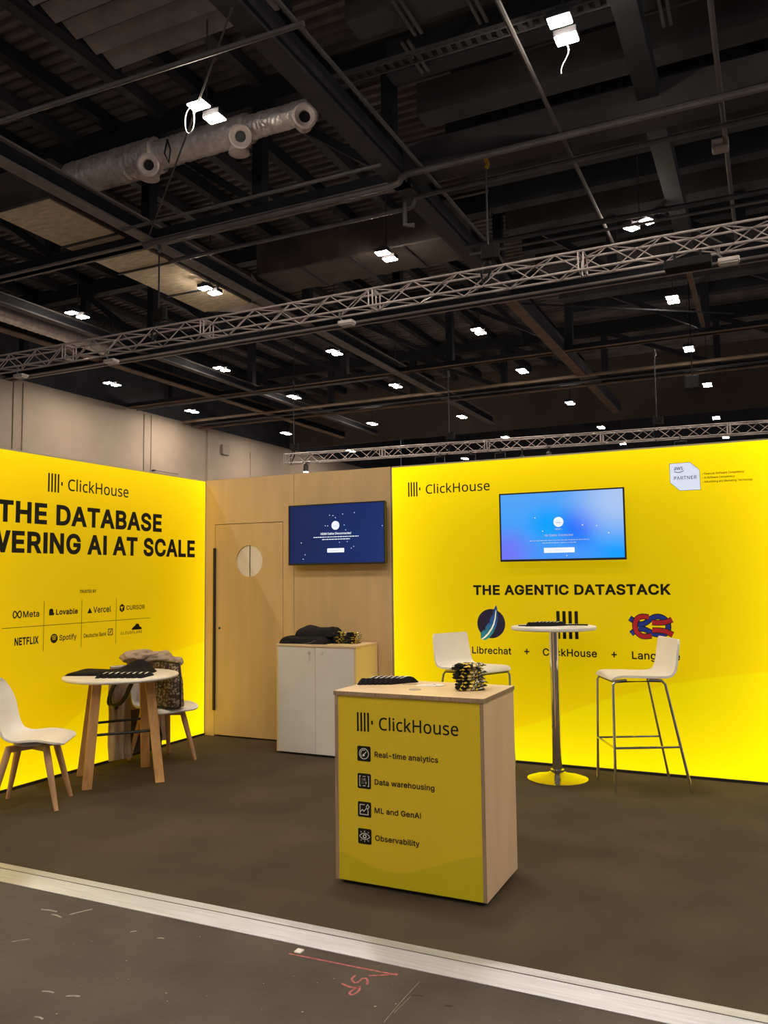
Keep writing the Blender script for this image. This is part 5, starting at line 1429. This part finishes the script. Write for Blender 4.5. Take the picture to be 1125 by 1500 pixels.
# ---- shell chairs with wooden legs
def make_chair(label):
    t = thing('shell_chair', label, 'chair')
    def wd(s):
        base = 0.235-0.015*smoothstep(0.0, 0.35, s)-0.012*smoothstep(0.3, 0.6, s)-0.035*smoothstep(0.62, 1.0, s)
        e = min(s/0.12, 1.0); f = min((1-s)/0.16, 1.0)
        return base*(0.62+0.38*sqrt(max(0, 1-(1-e)**2)))*(0.40+0.60*sqrt(max(0, 1-(1-f)**2)))
    sweep_shell('seat_shell', [(0.245, 0.425), (0.215, 0.442), (0.15, 0.447), (0.05, 0.437), (-0.07, 0.432), (-0.15, 0.448), (-0.20, 0.495), (-0.225, 0.56), (-0.240, 0.65), (-0.258, 0.75), (-0.285, 0.842)], wd, 0.013, M['white_shell'], t,
                cup=lambda s: 0.030*smoothstep(0.05, 0.25, s)+0.035*smoothstep(0.35, 0.6, s)-0.03*smoothstep(0.75, 1, s), nx=18)
    for sx, sy in ((1, 1), (1, -1), (-1, 1), (-1, -1)):
        bm = BM()
        a, b = Vector((sx*0.118, sy*0.115, 0.412)), Vector((sx*0.212, sy*0.188, 0.0))
        tube(bm, [a, a.lerp(b, 0.2), a.lerp(b, 0.6), b], [0.022, 0.024, 0.020, 0.0145], 12)
        for v in bm.verts:
            if v.co.z < 0.03:
                v.co.z = max(0.0, v.co.z) if v.co.z > 0.0 else 0.0
        obj('leg', bm, M['beech'], t, smooth=True)
    bm = BM(); beam_between(bm, (0.13, 0.12, 0.395), (-0.13, -0.12, 0.395), 0.035, 0.04); beam_between(bm, (0.13, -0.12, 0.395), (-0.13, 0.12, 0.395), 0.035, 0.04)
    obj('leg_frame', bm, M['beech'], t)
    bm = BM(); lathe(bm, [(0.0, 0.412), (0.12, 0.412), (0.125, 0.418), (0.10, 0.43), (0.0, 0.43)], n=24); obj('seat_mount', bm, M['white_shell'], t, smooth=True)
    return t
chair = make_chair('white shell chair with wooden legs at the left edge, empty, facing the round table')
chair.location = (0.447, -2.455, 0); chair.rotation_euler = (0, 0, radians(32.7))
CH2 = Vector((0.36, -1.035, 0)); A2 = radians(-18.9)
dup(chair, CH2, A2, 'white shell chair behind the round table, carrying a bag and a coat')

# ================================================================== SMALL THINGS
def c2(f, s, z):
    """A point in the frame of the chair behind the round table: forward, to its left, up."""
    return Vector((CH2.x+f*cos(A2)-s*sin(A2), CH2.y+f*sin(A2)+s*cos(A2), z))
# coat over the chair back: over the top and down behind, with the loose front panels hanging at the near side
t = thing('coat', 'beige trench coat hung over the back of the chair behind the round table', 'coat', c2(-0.25, 0, 0.86))
def drape(path, s0, s1, amp, th, seed, flare=0.0, nx=30, ny=26):
    P = [Vector(p) for p in path]
    L = [0]
    for a, b in zip(P, P[1:]):
        L.append(L[-1]+(b-a).length)
    def at(s):
        d = s*L[-1]
        for i in range(len(P)-1):
            if d <= L[i+1]+1e-9:
                q = (d-L[i])/(L[i+1]-L[i])
                return P[i].lerp(P[i+1], q), (P[i+1]-P[i]).normalized()
        return P[-1], (P[-1]-P[-2]).normalized()
    def skin(side):
        def g(s, u):
            p, tn = at(s)
            nr = Vector((tn.y, -tn.x))
            k = s
            w = amp*(0.3+k)*(sin(u*17+seed+1.5*sin(s*4+seed))+0.6*noise.noise(Vector((u*5, s*4, seed))))
            q = p+nr*(w+side*th/2)
            lat = s0+(s1-s0)*u+flare*k*(u-0.5)*2+0.02*noise.noise(Vector((u*3, s*5, seed+9)))*k
            return c2(q.x, lat, max(0.012, q.y))
        return g
    bm = BM(); grid_solid(bm, nx, ny, skin(1), skin(-1))
    return bm
obj('coat_body', drape([(-0.205, 0.66), (-0.215, 0.78), (-0.245, 0.865), (-0.270, 0.880), (-0.295, 0.855), (-0.300, 0.70), (-0.298, 0.42), (-0.290, 0.10)], -0.17, 0.21, 0.007, 0.014, 1.0, 0.0), M['coat'], t, smooth=True, offset=t.location)
obj('coat_front', drape([(-0.20, 0.80), (-0.21, 0.70), (-0.205, 0.45), (-0.19, 0.20), (-0.16, 0.03)], -0.375, -0.200, 0.012, 0.016, 2.2, 0.01), M['coat'], t, smooth=True, offset=t.location)
obj('coat_lining', drape([(-0.29, 0.40), (-0.255, 0.34), (-0.22, 0.20), (-0.19, 0.06)], -0.22, 0.14, 0.014, 0.012, 4.0, -0.03), M['lining'], t, smooth=True, offset=t.location)
bm = BM()
for (f, s, z, a, b, c, sd) in ((-0.20, -0.10, 0.865, 0.10, 0.17, 0.055, 0), (-0.17, 0.06, 0.845, 0.10, 0.14, 0.05, 5), (-0.12, 0.16, 0.80, 0.09, 0.10, 0.045, 9)):
    r = bmesh.ops.create_icosphere(bm, subdivisions=4, radius=1.0)
    for v in r['verts']:
        q = v.co.copy(); k = 1+0.28*noise.noise(q*2.0+Vector((sd, 0, 0)))+0.12*sin(q.y*6+q.x*4+sd)
        v.co = c2(f+q.x*a*k, s+q.y*b*k, z+q.z*c*k)
obj('collar', bm, M['coat'], t, smooth=True, offset=t.location)
bm = BM(); lathe(bm, [(0.0, -0.006), (0.016, -0.006), (0.016, 0.004), (0.0, 0.004)], (0, 0, 0), 16, 'X')
for v in bm.verts:
    v.co = c2(-0.165+v.co.x, -0.335+v.co.y, 0.46+v.co.z)
obj('button', bm, M['bag_trim'], t, smooth=True, offset=t.location)
# tote bag on the seat
t = thing('tote_bag', 'brown monogram tote bag with dark trim sitting on the chair', 'bag', c2(0.02, 0.0, 0.45))
# the wide faces look along the chair's left-right, towards the camera
def bag_side(side):
    def g(a, b):
        z = 0.468+0.345*b+0.02*sin(a*2.5)*b
        hw = 0.215-0.02*b+0.010*sin(b*3.1)
        f = 0.02+(a*2-1)*hw
        e = 1-(abs(a*2-1))**6
        d = (0.105-0.06*b)*(0.8+0.2*sin(b*2.6))*e+0.008*noise.noise(Vector((a*4, b*4, side*3)))
        return c2(0.055+f, -0.01+side*d, z)
    return g
bm = BM(); grid_solid(bm, 22, 16, bag_side(-1), bag_side(1)); body = obj('bag_body', bm, M['bag'], t, smooth=True, offset=t.location)
g = bag_side(-1.06)
bm = BM(); tube(bm, [g(1.0, b/10) for b in range(11)]+[g(1-a/10, 1.0) for a in range(1, 11)]+[g(0, 1-b/10) for b in range(1, 11)], 0.007, 8); obj('bag_trim', bm, M['bag_trim'], t, smooth=True, offset=t.location)
bm = BM(); tube(bm, [g(a/10, 0.0) for a in range(11)], 0.007, 8); obj('bag_trim', bm, M['bag_trim'], t, smooth=True, offset=t.location)
g2 = bag_side(-1.25)
bm = BM(); tube(bm, curl([g2(0.50, 0.98), g2(0.51, 0.75), g2(0.56, 0.50), g2(0.66, 0.43), g2(0.74, 0.55), g2(0.76, 0.80), g2(0.76, 0.98)]), 0.0065, 8); obj('handle', bm, M['bag_trim'], t, smooth=True, offset=t.location)
bm = BM()
for k in (0.0, 0.03):
    tube(bm, curl([c2(-0.14-k, -0.23, 0.74), c2(-0.16-k, -0.34, 0.66), c2(-0.14-k, -0.40, 0.56), c2(-0.10-k*2, -0.40, 0.49), c2(-0.04-k, -0.34, 0.52), c2(-0.04-k, -0.27, 0.64), c2(-0.08, -0.21, 0.72)]), 0.010, 8)
obj('shoulder_strap', bm, M['black'], t, smooth=True, offset=t.location)

# ---- cloth goods
def folded_cloth(name, label, cat, loc, rz, w, d, h, m, seed=0.0, group=None, fold=0.012, peak=None, nx=40, ny=26):
    t0 = BM()
    def edge(a, b):
        # ragged outline
        return 0.03*noise.noise(Vector((a*3+seed, b*3, 0.3)))
    def top(a, b):
        x, y = (a-0.5)*w*(1+edge(a, b)*1.5), (b-0.5)*d*(1+edge(b, a)*2.0)
        e = min(1.0, 9*min(a, 1-a))*min(1.0, 7*min(b, 1-b))
        e = e**0.5
        z = h*e**0.5*(0.86+0.14*noise.noise(Vector((a*3.0, b*3.0, seed)))+0.05*noise.noise(Vector((a*9, b*5, seed))))+fold*e*sin(a*9+6*b+seed)*0.3
        if peak:
            z += e*peak[2]*math.exp(-((a-peak[0])**2/0.03+(b-peak[1])**2/0.09))
        return Vector((x, y, max(0.004*e+0.001, z)))
    def bot(a, b):
        p = top(a, b)
        return Vector((p.x, p.y, 0.0))
    grid_solid(t0, nx, ny, top, bot)
    o = obj(name, t0, m, smooth=True)
    o.location = loc
    o.rotation_euler = (0, 0, rz)
    return tag(o, label, cat, group)
e1 = Vector((0.93, 0.37, 0)); ang = atan2(0.37, 0.93)
o = folded_cloth('folded_tshirt', 'rumpled black t-shirt lying on the low round table', 't-shirt', (0.36, -1.63, 0.786), ang, 0.62, 0.30, 0.030, M['cloth_black'], 2.0, None, 0.012, (0.80, 0.75, 0.075))
bm = BM(); tube(bm, [(-0.02, 0.02, 0.054), (0.02, 0.0, 0.052), (0.06, 0.0, 0.055), (0.08, 0.03, 0.058)], 0.005, 6); obj('neck_label', bm, M['white_print'], o, smooth=True)

# a lanyard laid flat: black strap with a white printed motif
def make_lanyard():
    bm = BM()
    def top(a, b):
        e = (min(1, 8*min(a, 1-a))*min(1, 4*min(b, 1-b)))**0.5
        z = 0.006+e*(0.016+0.006*sin(a*pi)+0.004*sin(a*11))
        return Vector(((a-0.5)*0.19, (b-0.5)*0.030*(1+0.12*sin(a*8)), z))
    def bot(a, b):
        p = top(a, b); return Vector((p.x, p.y, 0.0))
    grid_solid(bm, 18, 6, top, bot)
    o = obj('lanyard', bm, M['cloth_black'], smooth=True)
    bm = BM()
    vs = []
    for k in range(7):
        a = 0.40+0.085*k
        p = top(a, 0.5)
        for s in (-1, 1):
            vs.append(bm.verts.new((p.x, s*0.0062, p.z+0.0016)))
    for k in range(6):
        bm.faces.new((vs[2*k], vs[2*k+2], vs[2*k+3], vs[2*k+1]))
    obj('white_print', bm, M['white_print'], o)
    return o
lan = make_lanyard()
lan0 = True
def lay_lanyards(places, label, group):
    global lan0
    for (x, y, z, rz) in places:
        sc = (1.0, 1.05, 1.0) if 'low round' in label else ((0.95, 0.80, 1.15) if 'counter' in label else (0.85, 0.78, 1.1))
        if lan0:
            o = lan; o.location = (x, y, z); o.rotation_euler = (0, 0, rz); lan0 = False
        else:
            o = dup(lan, (x, y, z), rz)
        o.scale = sc
        tag(o, label, 'lanyard', group)
# on the counter: a row of seven
pl = []
for k in range(7):
    pl.append((3.092+0.0265*k, -2.560+0.010*k, LH, radians(68-2*k)))
lay_lanyards(pl, 'black lanyard with white print in the neat row on the counter top', 'lanyards on the counter')
pl = []
for k in range(8):
    q = Vector((0.50, -1.80, 0))+e1*(0.046*(k-0.9))
    pl.append((q.x, q.y, 0.786, ang+radians(78+3*(k % 3))))
lay_lanyards(pl, 'black lanyard with white print along the front of the low round table', 'lanyards on the low round table')
pl = []
for k in range(7):
    pl.append((3.435+0.026*k, -0.445+0.009*k, 1.133, radians(50+4*(k % 2))))
lay_lanyards(pl, 'black lanyard with white print fanned out on the tall bar table', 'lanyards on the bar table')
# further bits on the bar table
bm = BM(); tube(bm, [(0.0, 0.0, 0.004), (0.05, 0.03, 0.004), (0.10, 0.02, 0.004), (0.09, -0.04, 0.004), (0.03, -0.05, 0.004), (-0.02, -0.02, 0.004)], 0.004, 6, closed=True)
o = obj('cord_loop', bm, M['cloth_black'], smooth=True); o.location = (3.33, -0.44, 1.133); tag(o, 'loose black cord loop near the left rim of the bar table', 'cord')
bm = BM(); tube(bm, [(0.0, 0.0, 0.004), (0.08, 0.02, 0.006), (0.16, 0.0, 0.008), (0.20, 0.03, 0.006)], 0.006, 6)
o = obj('cord', bm, M['cloth_black'], smooth=True); o.location = (3.60, -0.33, 1.133); tag(o, 'black strap trailing right from the lanyards on the bar table', 'cord')
for x, y, r, l in ((3.63, -0.50, 0.2, 'left'), (3.74, -0.46, -0.3, 'right')):
    bm = BM(); box(bm, (-0.035, -0.025, 0), (0.035, 0.025, 0.002)); o = obj('sticker', bm, M['paper']); o.location = (x, y, 1.133); o.rotation_euler = (0, 0, r)
    tag(o, 'small white sticker on the bar table, %s of two' % l, 'sticker')
    q = Print(lambda u, v, w: (u, v, 0.002+w), 0.0004); q.disc(0, 0, 0.008, 14); q.make('black_dot', M['print_black'], o, (0, 0, 0))

# on the counter: cards, stickers
for k, (x, y, rz) in enumerate(((3.395, -2.545, 0.25), (3.415, -2.535, 0.05), (3.45, -2.515, -0.35))):
    bm = BM(); box(bm, (-0.045, -0.03, 0.0012*k), (0.045, 0.03, 0.0012*k+0.0012)); o = obj('card', bm, M['paper']); o.location = (x, y, LH+0.0001*k); o.rotation_euler = (0, 0, rz)
    tag(o, ('lowest white card in the loose pile on the counter', 'middle white card in the loose pile on the counter', 'white card with a black dot on top of the pile on the counter')[k], 'card')
    if k == 2:
        q = Print(lambda u, v, w: (u, v, 0.0036+w), 0.0004); q.disc(-0.012, 0.0, 0.009, 16); q.make('black_dot', M['print_black'], o, (0, 0, 0))
bm = BM(); lathe(bm, [(0.032, 0.0), (0.032, 0.0015), (0.0, 0.0015)], n=28); o = obj('round_sticker', bm, M['truss_alu']); o.location = (3.408, -2.70, LH); tag(o, 'flat grey round sticker on the counter in front of the cards', 'sticker')
bm = BM(); box(bm, (-0.04, -0.006, 0), (0.04, 0.006, 0.002)); o = obj('paper_strip', bm, M['ply_edge']); o.location = (3.30, -2.52, LH); o.rotation_euler = (0, 0, 0.4); tag(o, 'thin dull strip on the counter behind the round sticker', 'strip')

# folded socks, stacked
def make_sock(k):
    bm = BM()
    def top(a, b):
        e = (min(1, 6*min(a, 1-a))*min(1, 5*min(b, 1-b)))**0.4
        x = (a-0.5)*0.140*(1+0.16*noise.noise(Vector((b*3, k*2.3, 1)))); y = (b-0.5)*0.105*(1+0.16*noise.noise(Vector((a*3, k*1.7, 2))))
        return Vector((x, y, 0.006+0.0115*e+0.006*noise.noise(Vector((a*4, b*4, k*3.1)))))
    def bot(a, b):
        p = top(a, b)
        return Vector((p.x, p.y, max(0.0, 0.006-(p.z-0.006)*0.7)))
    grid_solid(bm, 16, 10, top, bot)
    o = obj('folded_sock_pair', bm, M['sock'], smooth=True)
    bm = BM(); tube(bm, [(-0.066, -0.03, 0.009), (-0.070, 0.0, 0.012), (-0.066, 0.03, 0.009)], 0.008, 6)
    obj('cuff', bm, M['cloth_black'], o, smooth=True)
    return o
socks = [make_sock(k) for k in range(4)]
placed = set()
def sock_stack(x, y, z, n, rz, names, group, step=0.0165):
    rnd = random.Random(int(x*1000))
    for k in range(n):
        s = socks[k % 4]
        if k % 4 in placed:
            o = dup(s)
        else:
            o = s; placed.add(k % 4)
        o.location = (x+rnd.uniform(-0.012, 0.012), y+rnd.uniform(-0.010, 0.010), z+k*step)
        o.rotation_euler = (0, 0, rz+rnd.uniform(-0.4, 0.4))
        tag(o, names(k, n), 'socks', group)
def nm(spot):
    def f(k, n):
        w = 'topmost' if k == n-1 else ('lowest' if k == 0 else '%s from the bottom' % ('second', 'third', 'fourth', 'fifth', 'sixth', 'seventh', 'eighth')[k-1])
        return 'patterned folded sock pair, %s %s' % (w, spot)
    return f
sock_stack(3.665, -2.60, LH, 8, 0.9, nm('in the pile on the counter'), 'sock pile on the counter')
sock_stack(1.625, -0.20, KH, 6, 1.4, nm('in the left pile on the cabinet'), 'left sock pile on the cabinet')
sock_stack(1.738, -0.19, KH, 6, 1.6, nm('in the right pile on the cabinet'), 'right sock pile on the cabinet')

# black t-shirts on the cabinet
o = folded_cloth('folded_tshirt', 'black folded t-shirt spread at the bottom of the heap on the cabinet', 't-shirt', (1.335, -0.225, KH), 0.06, 0.46, 0.32, 0.07, M['cloth_black'], 5.0, None, 0.010, (0.6, 0.6, 0.02))
o = folded_cloth('folded_tshirt', 'black folded t-shirt on top of the heap on the cabinet', 't-shirt', (1.40, -0.19, KH+0.06), 0.02, 0.36, 0.26, 0.085, M['cloth_black'], 8.0, None, 0.008, (0.2, 0.6, 0.02))
bm = BM(); tube(bm, [(1.36, -0.385, KH+0.006), (1.40, -0.40, KH+0.008), (1.45, -0.395, KH+0.02), (1.47, -0.375, KH+0.034)], 0.004, 6)
o = obj('hang_tag_cord', bm, M['steel_dark'], smooth=True); tag(o, 'thin grey tag cord at the front edge of the t-shirt heap on the cabinet', 'cord')

# ---- marks on the hall floor
def fl(u, v, w): return (u, v, -0.02+w)
t = thing('floor_marking', 'red chalk line with scrawled letters on the dark floor before the ramp', 'floor marking', (3.5, -3.62, -0.02))
q = Print(fl, 0.001); q.band([(3.208, -3.582), (3.364, -3.577), (3.532, -3.572), (3.689, -3.565)], 0.010); q.make('chalk_line', M['chalk'], t, t.location)
q = Print(fl, 0.0012); q.band([(3.591, -3.615), (3.641, -3.587), (3.685, -3.556)], 0.010); q.make('chalk_arrow', M['chalk'], t, t.location)
q = Print(fl, 0.001)
q.band([(3.541, -3.633), (3.543, -3.667), (3.572, -3.685), (3.578, -3.644), (3.597, -3.642), (3.614, -3.679)], 0.009)
q.band([(3.523, -3.711), (3.564, -3.721), (3.597, -3.716)], 0.011)
q.band([(3.596, -3.701), (3.607, -3.735), (3.598, -3.769), (3.583, -3.760), (3.586, -3.728), (3.600, -3.708)], 0.009)
q.make('chalk_letters', M['chalk'], t, t.location)
q = Print(fl, 0.0009)
q.band([(3.804, -3.676), (3.822, -3.670), (3.846, -3.671)], 0.007); q.band([(3.936, -3.696), (3.962, -3.692)], 0.010, smooth=False); q.band([(3.814, -3.551), (3.812, -3.575), (3.814, -3.599)], 0.004)
o = q.make('dark_scuffs', M['black'], None, None); o['kind'] = 'stuff'; o['label'] = 'short dark scuff marks on the floor right of the red chalk'; o['category'] = 'scuff marks'
bm = BM(); box(bm, (3.222, -3.568, -0.02), (3.254, -3.535, -0.012), 0.003); o = obj('paper_scrap', bm, M['paper']); tag(o, 'small torn white scrap of paper at the left end of the chalk line', 'scrap')
q = Print(fl, 0.0008)
rnd = random.Random(11)
q.band([(3.787, -3.576), (3.783, -3.726), (3.784, -3.887)], 0.0018); q.band([(3.80, -3.686), (3.791, -3.817)], 0.0015, smooth=False)
for (x, y, dx, dy, w) in ((1.90, -3.67, 0.09, 0.01, 0.012), (1.99, -3.69, 0.07, -0.01, 0.010), (2.07, -3.66, 0.05, 0.09, 0.010), (2.06, -3.97, 0.05, 0.05, 0.006), (2.63, -4.21, 0.05, 0.02, 0.010), (2.64, -4.36, 0.04, 0.0, 0.008), (2.52, -4.22, 0.05, 0.01, 0.01), (2.61, -3.69, 0.03, 0.01, 0.008), (2.46, -3.69, 0.02, 0.02, 0.008)):
    q.band([(x, y), (x+dx*0.5, y+dy*0.5+0.004), (x+dx, y+dy)], w)
for k in range(46):
    x, y = rnd.uniform(1.6, 4.6), rnd.uniform(-4.6, -3.6); r = rnd.uniform(0.0015, 0.005)
    q.poly([(x+r*rnd.uniform(0.6, 1.5)*cos(a), y+r*rnd.uniform(0.6, 1.5)*sin(a)) for a in (0, 1.3, 2.6, 3.9, 5.2)])
o = q.make('paint_flecks', M['fleck'], None, None); o['kind'] = 'stuff'; o['label'] = 'pale paint flecks and scuffs scattered over the dark hall floor'; o['category'] = 'paint flecks'
